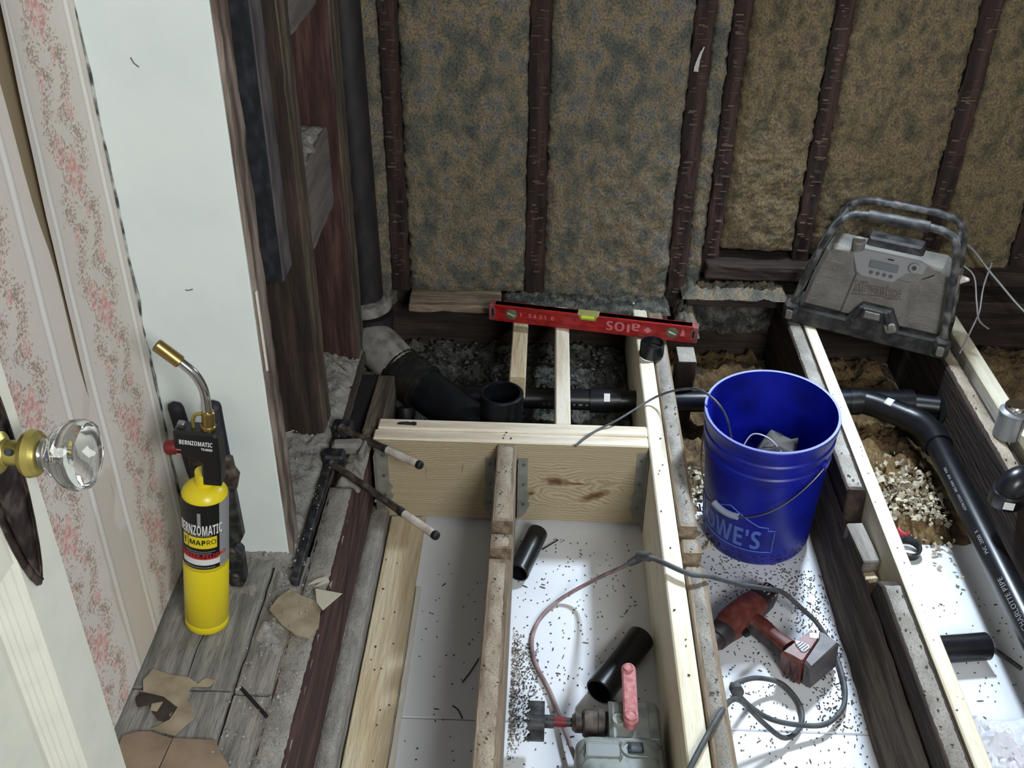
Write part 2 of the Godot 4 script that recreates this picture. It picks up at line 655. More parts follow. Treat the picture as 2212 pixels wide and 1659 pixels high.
func materials() -> void:
	var speck := ntex("speck", 3, 0.09, [grey(0.76), grey(0.94), grey(1.0), grey(1.0)], 256, 3, 1.3)
	var fuzz := ntex("fuzz", 4, 0.11, [grey(0.62), grey(0.82), grey(0.97), grey(1.0)], 256, 5, 1.2)
	mott("insulation", ntex("insulation", 31, 0.011, [Color(0.36, 0.365, 0.345), Color(0.41, 0.405, 0.365), Color(0.47, 0.445, 0.385), Color(0.56, 0.495, 0.395), Color(0.49, 0.47, 0.44), Color(0.42, 0.415, 0.40)], 512, 6, 1.25), Vector3(2.0, 1.5, 2.0), 1.0, 0.22, fuzz, Vector3(5, 4, 5), ntex("fuzz_bump", 44, 0.08, [grey(0), grey(1)], 256, 4, 1.4))
	mott("insulation_warm", ntex("insulation_warm", 47, 0.014, [Color(0.30, 0.285, 0.23), Color(0.385, 0.35, 0.275), Color(0.46, 0.41, 0.31), Color(0.52, 0.45, 0.33), Color(0.44, 0.39, 0.32), Color(0.36, 0.32, 0.26)], 512, 6, 1.25), Vector3(2.0, 1.5, 2.0), 1.0, 0.22, fuzz, Vector3(5, 4, 5), tex_cache["fuzz_bump"])
	mott("insulation_brown", ntex("insulation_brown", 33, 0.016, [Color(0.31, 0.25, 0.17), Color(0.44, 0.35, 0.23), Color(0.56, 0.47, 0.32)], 256, 5, 1.5), Vector3(2.4, 2.4, 2.4), 1.0, 0.5, fuzz, Vector3(8, 8, 8), tex_cache["fuzz_bump"])
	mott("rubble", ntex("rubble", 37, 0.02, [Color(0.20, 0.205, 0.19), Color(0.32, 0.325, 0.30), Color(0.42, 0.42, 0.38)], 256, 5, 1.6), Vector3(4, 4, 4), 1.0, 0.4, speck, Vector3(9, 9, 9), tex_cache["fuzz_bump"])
	mott("plaster_dust", ntex("plaster_dust", 35, 0.015, [Color(0.52, 0.50, 0.48), Color(0.585, 0.57, 0.55), Color(0.65, 0.635, 0.615)], 256, 5, 1.4), Vector3(3, 3, 3), 1.0, 0.12, speck, Vector3(9, 9, 9), tex_cache["fuzz_bump"])
	mott("joist_dust", ntex("joist_dust", 39, 0.02, [Color(0.50, 0.48, 0.45), Color(0.565, 0.545, 0.51), Color(0.62, 0.60, 0.565)], 256, 5, 1.4), Vector3(4, 4, 2.5), 1.0, 0.08, speck, Vector3(11, 11, 7), tex_cache["fuzz_bump"])
	mott("tan_dust", ntex("tan_dust", 41, 0.02, [Color(0.57, 0.51, 0.44), Color(0.63, 0.575, 0.505), Color(0.68, 0.63, 0.56)], 256, 5, 1.4), Vector3(4, 4, 2.5), 1.0, 0.06, speck, Vector3(11, 11, 7), tex_cache["fuzz_bump"])
	mott("drywall", ntex("drywall", 51, 0.01, [Color(0.845, 0.88, 0.875), Color(0.865, 0.895, 0.89), Color(0.87, 0.90, 0.89)], 256, 4, 1.2), Vector3(2.2, 2.2, 2.2), 0.8, 0.03)
	mott("door_paint", ntex("door_paint", 53, 0.012, [Color(0.76, 0.76, 0.715), Color(0.785, 0.78, 0.735), Color(0.795, 0.79, 0.745)], 256, 4, 1.3), Vector3(4, 4, 4), 0.5, 0.02)
	mott("room_paint", ntex("room_paint", 55, 0.01, [Color(0.62, 0.62, 0.62), Color(0.68, 0.68, 0.67)], 128, 3), Vector3(2, 2, 2), 0.9)
	mott("panel", ntex("panel", 57, 0.006, [Color(0.86, 0.87, 0.89), Color(0.88, 0.89, 0.91), Color(0.885, 0.895, 0.915)], 256, 4, 1.2), Vector3(1.4, 1.4, 1.4), 0.55, 0.01)
	mott("sheathing", ntex("sheathing", 59, 0.03, [Color(0.05, 0.045, 0.045), Color(0.10, 0.09, 0.085)], 128, 4), Vector3(3, 3, 3), 1.0)
	mott("abs", ntex("abs", 61, 0.02, [Color(0.055, 0.06, 0.075), Color(0.07, 0.075, 0.095), Color(0.09, 0.095, 0.115)], 128, 4, 1.3), Vector3(6, 6, 6), 0.32, 0.004)
	mott("abs_dusty", ntex("abs_dusty", 62, 0.02, [Color(0.03, 0.028, 0.028), Color(0.06, 0.055, 0.052), Color(0.13, 0.115, 0.10)], 128, 4, 1.5), Vector3(9, 9, 9), 0.55, 0.02)
	mott("cast_iron", ntex("cast_iron", 63, 0.02, [Color(0.10, 0.09, 0.105), Color(0.13, 0.115, 0.13), Color(0.19, 0.17, 0.18)], 128, 4, 1.5), Vector3(6, 3, 6), 0.6, 0.08)
	mott("dusty_iron", ntex("dusty_iron", 64, 0.02, [Color(0.37, 0.36, 0.35), Color(0.49, 0.475, 0.455), Color(0.56, 0.54, 0.51)], 128, 4, 1.5), Vector3(8, 8, 8), 0.95, 0.1)
	mott("dark_steel", ntex("dark_steel", 65, 0.02, [Color(0.07, 0.07, 0.08), Color(0.14, 0.145, 0.155), Color(0.25, 0.25, 0.26)], 128, 4, 1.6), Vector3(10, 10, 10), 0.5, 0.04)
	mott("rusty_steel", ntex("rusty_steel", 66, 0.02, [Color(0.17, 0.13, 0.11), Color(0.27, 0.23, 0.21), Color(0.38, 0.34, 0.31)], 128, 4, 1.6), Vector3(10, 10, 10), 0.6, 0.05)
	mott("galvanised", ntex("galvanised", 67, 0.03, [Color(0.54, 0.54, 0.51), Color(0.58, 0.58, 0.55), Color(0.61, 0.61, 0.58)], 128, 4, 1.2), Vector3(8, 8, 8), 0.5).metallic = 0.4
	mott("radio_grey", ntex("radio_grey", 68, 0.018, [Color(0.44, 0.425, 0.40), Color(0.50, 0.485, 0.46), Color(0.54, 0.525, 0.50)], 256, 5, 1.3), Vector3(3, 3, 3), 0.6, 0.03, speck, Vector3(9, 9, 9), tex_cache["fuzz_bump"])
	mott("radio_black", ntex("radio_black", 69, 0.025, [Color(0.09, 0.09, 0.095), Color(0.16, 0.16, 0.16), Color(0.27, 0.265, 0.255)], 256, 5, 1.5), Vector3(4, 4, 4), 0.6, 0.03)
	mott("cage", ntex("cage", 70, 0.03, [Color(0.13, 0.13, 0.135), Color(0.24, 0.24, 0.24), Color(0.45, 0.445, 0.435)], 256, 4, 1.7), Vector3(2.5, 2.5, 2.5), 0.5, 0.02)
	mott("red_paint", ntex("red_paint", 71, 0.02, [Color(0.48, 0.07, 0.075), Color(0.62, 0.09, 0.095), Color(0.65, 0.15, 0.145)], 256, 5, 1.4), Vector3(5, 9, 9), 0.45)
	mott("tool_red", ntex("tool_red", 72, 0.025, [Color(0.31, 0.145, 0.125), Color(0.39, 0.18, 0.15), Color(0.45, 0.26, 0.225)], 256, 5, 1.3), Vector3(4, 4, 4), 0.5, 0.02)
	mott("tool_dark", ntex("tool_dark", 73, 0.03, [Color(0.12, 0.09, 0.09), Color(0.18, 0.14, 0.14), Color(0.29, 0.235, 0.235)], 128, 5, 1.5), Vector3(5, 5, 5), 0.55, 0.02)
	mott("tool_grey", ntex("tool_grey", 74, 0.015, [Color(0.42, 0.45, 0.445), Color(0.51, 0.535, 0.525), Color(0.56, 0.58, 0.56)], 256, 5, 1.5), Vector3(6, 6, 6), 0.45, 0.02)
	mott("lever_pink", ntex("lever_pink", 75, 0.03, [Color(0.62, 0.36, 0.37), Color(0.72, 0.45, 0.46), Color(0.77, 0.54, 0.54)], 128, 4, 1.6), Vector3(12, 12, 12), 0.65)
	mott("blue_plastic", ntex("blue_plastic", 76, 0.01, [Color(0.035, 0.07, 0.45), Color(0.045, 0.095, 0.56), Color(0.06, 0.11, 0.60)], 256, 4, 1.4), Vector3(3, 3, 3), 0.4)
	mott("cardboard", ntex("cardboard", 77, 0.012, [Color(0.46, 0.385, 0.315), Color(0.53, 0.45, 0.375), Color(0.57, 0.49, 0.41)], 256, 4, 1.4), Vector3(3, 3, 3), 0.9, 0.04)
	mott("tan_card", ntex("tan_card", 78, 0.02, [Color(0.51, 0.455, 0.37), Color(0.58, 0.525, 0.435), Color(0.63, 0.58, 0.49)], 128, 4, 1.4), Vector3(6, 6, 6), 0.9, 0.04)
	mott("cord", ntex("cord", 79, 0.03, [Color(0.22, 0.23, 0.24), Color(0.28, 0.29, 0.30), Color(0.34, 0.345, 0.35)], 128, 4, 1.3), Vector3(6, 6, 6), 0.6)
	mott("pink_cord", ntex("pink_cord", 80, 0.03, [Color(0.44, 0.355, 0.36), Color(0.56, 0.47, 0.47), Color(0.64, 0.55, 0.55)], 128, 4, 1.4), Vector3(4, 4, 4), 0.6)
	flat_mat("yellow", Color(0.88, 0.80, 0.13), 0.32)
	flat_mat("black_plastic", Color(0.06, 0.06, 0.07), 0.45)
	flat_mat("navy_grip", Color(0.07, 0.075, 0.125), 0.6)
	flat_mat("brass", Color(0.62, 0.53, 0.33), 0.35, 0.9)
	flat_mat("old_brass", Color(0.70, 0.64, 0.36), 0.35, 0.8)
	flat_mat("chrome", Color(0.8, 0.8, 0.8), 0.15, 1.0)
	flat_mat("steel", Color(0.55, 0.55, 0.55), 0.35, 0.9)
	flat_mat("white_print", Color(0.86, 0.86, 0.85), 0.6)
	flat_mat("grey_print", Color(0.55, 0.55, 0.56), 0.6)
	flat_mat("black_print", Color(0.05, 0.05, 0.055), 0.5)
	flat_mat("red_print", Color(0.75, 0.16, 0.18), 0.6)
	flat_mat("pink_print", Color(0.78, 0.45, 0.48), 0.6)
	flat_mat("white_plastic", Color(0.84, 0.82, 0.79), 0.5)
	flat_mat("paper", Color(0.72, 0.69, 0.62), 0.9)
	flat_mat("dark", Color(0.03, 0.028, 0.028), 0.9)
	flat_mat("wire", Color(0.62, 0.62, 0.64), 0.4, 0.3)
	flat_mat("logo_blue", Color(0.36, 0.46, 0.78), 0.5)
	var g := StandardMaterial3D.new()
	g.albedo_color = Color(0.98, 0.985, 0.98, 0.03)
	g.refraction_enabled = true
	g.refraction_scale = 0.05
	g.roughness = 0.02
	M["glass"] = g
	var v := StandardMaterial3D.new()
	v.albedo_color = Color(0.74, 0.80, 0.22)
	v.roughness = 0.2
	v.emission_enabled = false
	M["vial"] = v


# ---------------------------------------------------------------- the room
func wall_box(called: String, a: Vector3, b: Vector3, m: Material) -> MeshInstance3D:
	var s := S()
	rbox(s, (a + b) / 2, (b - a).abs(), 0.002)
	return struct(called, s, m)


func room_shell() -> void:
	wall_box("ceiling", Vector3(-1.0, 2.4, -2.9), Vector3(2.2, 2.5, 1.5), M["room_paint"])
	wall_box("wall_right", Vector3(2.0, -0.5, -2.9), Vector3(2.1, 2.4, 1.5), M["room_paint"])
	wall_box("wall_back", Vector3(-1.0, -0.5, 1.4), Vector3(2.0, 2.4, 1.5), M["room_paint"])
	wall_box("wall_far", Vector3(-1.0, -0.5, -2.9), Vector3(2.0, 2.4, -2.8), M["sheathing"])
	wall_box("wall_outer", Vector3(-1.0, -0.5, -2.8), Vector3(-0.9, 2.4, 1.4), M["sheathing"])
	# the ceiling boards of the room below, seen between the joists, with one joint
	var s := S()
	rbox(s, Vector3(0.55, -0.31, -0.7), Vector3(2.9, 0.08, 4.2), 0.002)
	var fl := struct("floor", s, M["sheathing"])
	for zz in [[-1.3435, 1.38], [-2.79, -1.3465]]:
		s = S()
		rbox(s, Vector3(0.78, FLOOR_Y - 0.006, (zz[0] + zz[1]) / 2), Vector3(2.4, 0.012, zz[1] - zz[0]), 0.0015)
		obj("panel", s, M["panel"], fl)


func wallpaper_tex() -> ImageTexture:
	var w := 448
	var h := 368
	var im := Image.create(w, h, false, Image.FORMAT_RGB8)
	var base := Color(0.845, 0.80, 0.765)
	im.fill(base)
	var f := FastNoiseLite.new()
	f.seed = 5
	f.frequency = 0.05
	for y in h:
		for x in w:
			im.set_pixel(x, y, base.lightened(0.06 * f.get_noise_2d(x, y)).lerp(Color(0.80, 0.79, 0.78), 0.25 + 0.2 * f.get_noise_2d(x * 0.3, y * 0.3)))
	var r := RandomNumberGenerator.new()
	r.seed = 12
	# white raised lines between the bands, rounding and edge shadows painted in the colour
	for lx in [46, 350]:
		for y in h:
			for dx in 26:
				var k := sin(PI * dx / 25.0)
				im.set_pixel(lx + dx, y, im.get_pixel(lx + dx, y).lerp(Color(0.93, 0.93, 0.92), 0.8 * k))
			for ex in 4:
				im.set_pixel(lx - 1 - ex, y, Color(0.755, 0.725, 0.70))
				im.set_pixel(lx + 26 + ex, y, Color(0.775, 0.745, 0.72))
	# a vine of small leaves that wanders round the middle of the band, and a rose
	var blob := func(cx: float, cy: float, a: float, b: float, turn: float, c: Color):
		var m := int(maxf(a, b)) + 2
		for yy in range(-m, m + 1):
			for xx in range(-m, m + 1):
				var q := Vector2(xx, yy).rotated(-turn)
				if (q.x * q.x) / (a * a) + (q.y * q.y) / (b * b) <= 1.0:
					var px := posmod(int(cx + xx), w)
					var py := posmod(int(cy + yy), h)
					im.set_pixel(px, py, im.get_pixel(px, py).lerp(c, 0.8))
	var leaf := [Color(0.60, 0.54, 0.47), Color(0.67, 0.55, 0.52), Color(0.52, 0.48, 0.42), Color(0.72, 0.60, 0.57)]
	for i in 1500:
		var t := r.randf()
		var side := -1.0 if r.randf() < 0.5 else 1.0
		var x := 210.0 + side * (10.0 + 62.0 * absf(sin(TAU * t + side * 0.7))) + r.randfn(0, 17)
		if absf(sin(TAU * t * 3.0 + side)) < 0.25 and r.randf() < 0.7:
			continue
		blob.call(x, t * h, r.randf_range(1.6, 5.2), r.randf_range(1.0, 2.0), r.randf() * PI, leaf[i % 4])
	for c in [[210, 184, 58, 1.1], [256, 112, 34, 0.8], [160, 40, 26, 0.7], [262, 318, 24, 0.6], [180, 286, 18, 0.6]]:
		for i in int(c[2] * 1.6):
			var a := r.randf() * TAU
			var d: float = c[2] * sqrt(r.randf())
			blob.call(c[0] + cos(a) * d * 0.8, c[1] + sin(a) * d, r.randf_range(4, 10) * c[3], r.randf_range(3, 6) * c[3], r.randf() * PI, [Color(0.82, 0.63, 0.61), Color(0.86, 0.71, 0.68), Color(0.77, 0.56, 0.55), Color(0.87, 0.77, 0.74)][i % 4])
		for i in int(c[2] * 0.5):
			var a := r.randf() * TAU
			blob.call(c[0] + cos(a) * c[2] * 1.0, c[1] + sin(a) * c[2] * 1.15, 5, 2.0, a + 1, leaf[i % 4])
	return ImageTexture.create_from_image(im)


func left_side() -> void:
	# plaster wall behind the paper
	var wl := wall_box("wall_left", Vector3(-0.80, -0.02, -1.60), Vector3(-0.688, 2.4, 1.4), flat_mat("plaster_board", Color(0.56, 0.50, 0.40), 0.95))
	var wp := StandardMaterial3D.new()
	wp.albedo_texture = wallpaper_tex()
	wp.roughness = 0.85
	var put := func(z0: Callable, z1: Callable, curl: float):
		var s := S()
		var ny := 60
		s.set_smooth_group(ids(true))
		var nx := 10
		for j in ny:
			for i in nx:
				for q in [[0, 0], [1, 1], [1, 0], [0, 0], [0, 1], [1, 1]]:
					var y: float = 0.004 + 2.38 * (j + q[1]) / ny
					var t := float(i + q[0]) / nx
					var z := lerpf(z0.call(y), z1.call(y), t)
					var x := -0.685 + 0.003 * nz(Vector3(0, y, z), 3.0)
					# the edge by the open seam stands off the wall
					x += curl * clampf((y - 0.55) * 1.5, 0, 1) * pow(1.0 - t, 5.0) * 0.02
					s.set_uv(Vector2((z + 1.541) / 0.28, (1.084 - y) / 0.23 + 0.5))
					s.add_vertex(Vector3(x, y, z))
		obj("wallpaper_strip", s, wp, wl)
	var seam := func(y: float): return -1.292 + 0.036 * pow(clampf((y - 0.52) / 0.5, 0, 1.2), 1.3)
	put.call(func(y): return -1.289 + 0.003 * sin(y * 9), func(y): return -1.531 + 0.006 * sin(y * 5.0) + 0.02 * clampf(0.3 - y, 0, 0.3), 1.0)
	put.call(func(y): return seam.call(y) + 0.004 * sin(y * 23), func(_y): return 1.39, 0.6)
	# the wall stub that faces the door, its open end and the stained joint in the corner
	wall_box("wall_corner", Vector3(-0.70, -0.005, -1.60), Vector3(-0.487, 2.4, -1.53), M["drywall"])
	var s := S()
	lumber(s, Vector3(-0.492, -0.01, -1.597), Vector3(-0.479, 2.4, -1.536), 0.004, 0.003)
	struct("trim_1", s, mott("trim_wood", ntex("trim_wood", 91, 0.02, [Color(0.33, 0.28, 0.25), Color(0.47, 0.42, 0.385), Color(0.56, 0.51, 0.47)], 128, 4, 1.5), Vector3(9, 1.5, 9), 0.9, 0.2))
	s = S()
	var pts := []
	for i in 90:
		var y := 0.01 + 2.3 * i / 89.0
		pts.append(Vector3(-0.683 + 0.004 * nz(Vector3(1, y, 0), 14), y, -1.531 + 0.003 * nz(Vector3(0, y, 5), 11)))
	tube(s, pts, 0.003, 6)
	struct("trim_2", s, mott("mould", ntex("mould", 92, 0.05, [Color(0.25, 0.26, 0.26), Color(0.50, 0.51, 0.50), Color(0.72, 0.73, 0.71)], 128, 4, 1.6), Vector3(6, 5, 6), 0.95, 0.1))
	# scuffs on the pale wall
	for k in [[Vector3(-0.616, 0.990, -1.5298), Vector3(-0.606, 0.976, -1.5298), "short dark curved scuff high on the pale wall stub"], [Vector3(-0.598, 0.600, -1.5298), Vector3(-0.585, 0.602, -1.5298), "small faint smudge halfway up the pale wall stub"]]:
		s = S()
		tube(s, [k[0], k[0].lerp(k[1], 0.5) + Vector3(-0.0015, -0.0015, 0), k[1]], 0.0011, 6)
		tag(obj("scuff", s, flat_mat("scuff_grey", Color(0.42, 0.44, 0.45), 0.9)), k[2], "scuff")
	# loose sliver of paint on the edge
	s = S()
	rbox(s, Vector3(-0.4785, 0.52, -1.533), Vector3(0.004, 0.16, 0.006), 0.001)
	tag(obj("paint_sliver", s, M["white_plastic"]), "thin white sliver of plaster standing on the brown wall edge", "sliver")
	door()
	# hallway boards left of the joists
	s = S()
	rbox(s, Vector3(-0.62, -0.06, -0.45), Vector3(0.44, 0.05, 3.6), 0.002)
	var fl := struct("floor_left", s, M["sheathing"])
	var planks := [[-0.80, -0.60, 0.0, "plank"], [-0.598, -0.513, 0.001, "plank"], [-0.510, -0.446, -0.006, "grey"]]
	for p in planks:
		for zz in [[-1.535, -1.19], [-1.186, 1.38]]:
			s = S()
			lumber(s, Vector3(p[0], p[2] - 0.022, zz[0]), Vector3(p[1], p[2], zz[1]), 0.0035, 0.002)
			obj("plank", s, wood(p[3], "z"), fl)
	# far part of the old floor, under the dust
	s = S()
	lumber(s, Vector3(-0.72, -0.03, -2.79), Vector3(-0.452, -0.006, -1.6), 0.004, 0.002)
	obj("plank", s, wood("dirty", "z"), fl)


func door() -> void:
	# the door stands open along the left wall: its free edge is far from the camera
	var t := wthing("door_1", "", "", Vector3(-0.42, 0.012, -0.65))
	for k in ["label", "category"]:
		t.remove_meta(k)
	t.set_meta("kind", "structure")
	var x0 := -0.44
	var x1 := -0.405
	var m := M["door_paint"] as Material
	var s := S()
	rbox(s, Vector3((x0 + x1) / 2, 1.01, -0.62), Vector3(x1 - x0, 1.99, 0.064), 0.003)
	obj("stile", s, m, t)
	s = S()
	rbox(s, Vector3((x0 + x1) / 2, 1.01, 0.06), Vector3(x1 - x0, 1.99, 0.10), 0.003)
	obj("stile", s, m, t)
	for r in [[0.012, 0.22], [0.875, 1.10], [1.88, 2.005]]:
		s = S()
		rbox(s, Vector3((x0 + x1) / 2, (r[0] + r[1]) / 2, -0.289), Vector3(x1 - x0 - 0.0005, r[1] - r[0], 0.598), 0.002)
		obj("rail", s, m, t)
	for r in [[0.22, 0.875], [1.10, 1.88]]:
		s = S()
		rbox(s, Vector3(-0.4275, (r[0] + r[1]) / 2, -0.289), Vector3(0.008, r[1] - r[0], 0.598), 0.001)
		obj("door_panel", s, m, t)
		# moulding round the panel, stepped
		for e in [-1, 1]:
			s = S()
			var z: float = -0.588 if e < 0 else 0.01
			var q := PackedVector2Array([Vector2(0, -0.001), Vector2(0, -0.021), Vector2(-0.022 * e, -0.021), Vector2(-0.022 * e, -0.020)])
			for g in [0.80, 0.62, 0.44, 0.16]:
				q.append(Vector2(-0.022 * e * g, -0.001 - 0.019 * g))
				q.append(Vector2(-0.022 * e * g, -0.005 - 0.019 * g))
				q.append(Vector2(-0.022 * e * (g - 0.06), -0.001 - 0.019 * (g - 0.06)))
			extrude(s, q, r[1] - r[0], 0.0, Transform3D(Basis(Vector3(0, 0, 1), Vector3(1, 0, 0), Vector3(0, 1, 0)), Vector3(x1, (r[0] + r[1]) / 2, z)))
			obj("moulding", s, m, t)
	# long pointed backplate
	s = S()
	var outline := PackedVector2Array()
	var n := 28
	for i in n:
		var a := TAU * i / n
		var c := sin(a)
		outline.append(Vector2(-0.607 + 0.026 * cos(a) * pow(absf(cos(a)), 0.15), 0.968 + 0.136 * c * (0.86 + 0.14 * absf(c))))
	extrude(s, outline, 0.004, 0.0015, Transform3D(Basis(Vector3(0, 0, 1), Vector3.UP, Vector3.RIGHT), Vector3(x1 + 0.0015, 0, 0)))
	var plate := obj("backplate", s, mott("bronze", ntex("bronze", 93, 0.02, [Color(0.13, 0.10, 0.095), Color(0.25, 0.205, 0.195), Color(0.42, 0.37, 0.35)], 128, 4, 1.5), Vector3(14, 14, 14), 0.35), t)
	s = S()
	extrude(s, inset(outline, 0.006), 0.003, 0.0012, Transform3D(Basis(Vector3(0, 0, 1), Vector3.UP, Vector3.RIGHT), Vector3(x1 + 0.0042, 0, 0)))
	obj("inner_plate", s, M["bronze"], plate)
	M["bronze"].metallic = 0.7
	# knob: brass shank with a set screw, and cut glass
	var ax := Transform3D(Basis(Vector3(0, 1, 0), Vector3(1, 0, 0), Vector3(0, 0, -1)), Vector3(x1, 0.971, -0.605))
	var sk := func(prof: Array, nn: int, w = null):
		var q := S()
		lathe(q, prof, nn, ax, 0.5, w)
		return q
	var knob := Node3D.new()
	knob.name = "knob"
	t.add_child(knob)
	knob.position = ax.origin - t.get_meta("o")
	knob.set_meta("o", ax.origin)
	obj("rose", sk.call([Vector2(0, 0), Vector2(0.016, 0), Vector2(0.016, 0.006), Vector2(0.011, 0.009), Vector2(0, 0.009)], 24), M["old_brass"], knob)
	obj("shank", sk.call([Vector2(0.0, 0.005), Vector2(0.0105, 0.005), Vector2(0.0105, 0.010), Vector2(0.0098, 0.011), Vector2(0.0098, 0.024), Vector2(0.0115, 0.025), Vector2(0.0, 0.025)], 24), M["old_brass"], knob)
	obj("ferrule", sk.call([Vector2(0.0, 0.023), Vector2(0.012, 0.0235), Vector2(0.0165, 0.025), Vector2(0.0185, 0.029), Vector2(0.0175, 0.034), Vector2(0.0145, 0.037), Vector2(0.0, 0.037)], 28), M["old_brass"], knob)
	var facet := func(q: Vector3): return q * Vector3(1, 1, 1) * (1.0 + 0.0 * q.y)
	obj("glass_knob", sk.call([Vector2(0.0, 0.0385), Vector2(0.0125, 0.0388), Vector2(0.0140, 0.043), Vector2(0.0215, 0.051), Vector2(0.0268, 0.060), Vector2(0.0276, 0.066), Vector2(0.0255, 0.0725), Vector2(0.0205, 0.0752), Vector2(0.0, 0.0760)], 16, facet), M["glass"], knob)
	obj("mirror", sk.call([Vector2(0.0, 0.0375), Vector2(0.0105, 0.0375), Vector2(0.0095, 0.0435), Vector2(0.0, 0.0455)], 20), M["chrome"], knob)
	s = S()
	tube(s, [ax.origin + Vector3(0.018, 0.006, 0.0075), ax.origin + Vector3(0.018, 0.009, 0.0105)], 0.0028, 12)
	obj("set_screw", s, M["dark_steel"], knob)


func wall_framing() -> void:
	# the opened wall between the stub and the outer wall: studs, blocks and what is left of the boarding
	var s := S()
	rbox(s, Vector3(-0.74, 1.19, -2.2), Vector3(0.06, 2.42, 1.2), 0.002)
	var w := struct("wall_inner", s, M["sheathing"])
	s = S()
	lumber(s, Vector3(-0.645, 0.0, -2.01), Vector3(-0.492, 2.39, -1.92), 0.005, 0.004)
	obj("stud", s, wood("brown", "y"), w)
	s = S()
	lumber(s, Vector3(-0.4925, 0.0, -2.005), Vector3(-0.4885, 2.39, -1.925), 0.003, 0.001)
	obj("stud_edge", s, wood("dirty", "y"), w)
	s = S()
	lumber(s, Vector3(-0.562, 0.0, -2.36), Vector3(-0.468, 2.39, -2.26), 0.004, 0.004)
	obj("stud", s, wood("red", "y"), w)
	s = S()
	lumber(s, Vector3(-0.4685, 0.0, -2.355), Vector3(-0.4635, 2.39, -2.262), 0.003, 0.001)
	obj("stud_edge", s, wood("dirty", "y"), w)
	# blocking between the two studs
	for y in [[0.435, 0.625], [0.89, 1.08]]:
		s = S()
		lumber(s, Vector3(-0.62, y[0], -2.262), Vector3(-0.49, y[1], -2.008), 0.003, 0.004)
		obj("block", s, wood("block", "z"), w)
	s = S()
	layer(s, -0.585, -0.491, -2.26, -2.012, 0.625, 0.02, 30, 0.008, 0.02)
	obj("dust", s, M["plaster_dust"], w).set_meta("kind", "stuff")
	# boxed chase hanging down in front of the first stud
	s = S()
	rbox(s, Vector3(-0.60, 1.42, -1.88), Vector3(0.17, 1.94, 0.077), 0.003)
	obj("chase", s, mott("chase_side", ntex("chase_side", 94, 0.03, [Color(0.27, 0.25, 0.26), Color(0.35, 0.33, 0.34), Color(0.43, 0.41, 0.41)], 128, 4, 1.4), Vector3(5, 2, 5), 0.9, 0.1), w)
	s = S()
	rbox(s, Vector3(-0.603, 1.422, -1.8405), Vector3(0.172, 1.942, 0.004), 0.001)
	obj("chase_face", s, mott("tar_paper", ntex("tar_paper", 95, 0.05, [Color(0.075, 0.08, 0.10), Color(0.12, 0.125, 0.15), Color(0.19, 0.195, 0.22)], 128, 5, 1.5), Vector3(6, 3, 6), 0.85, 0.2), w)


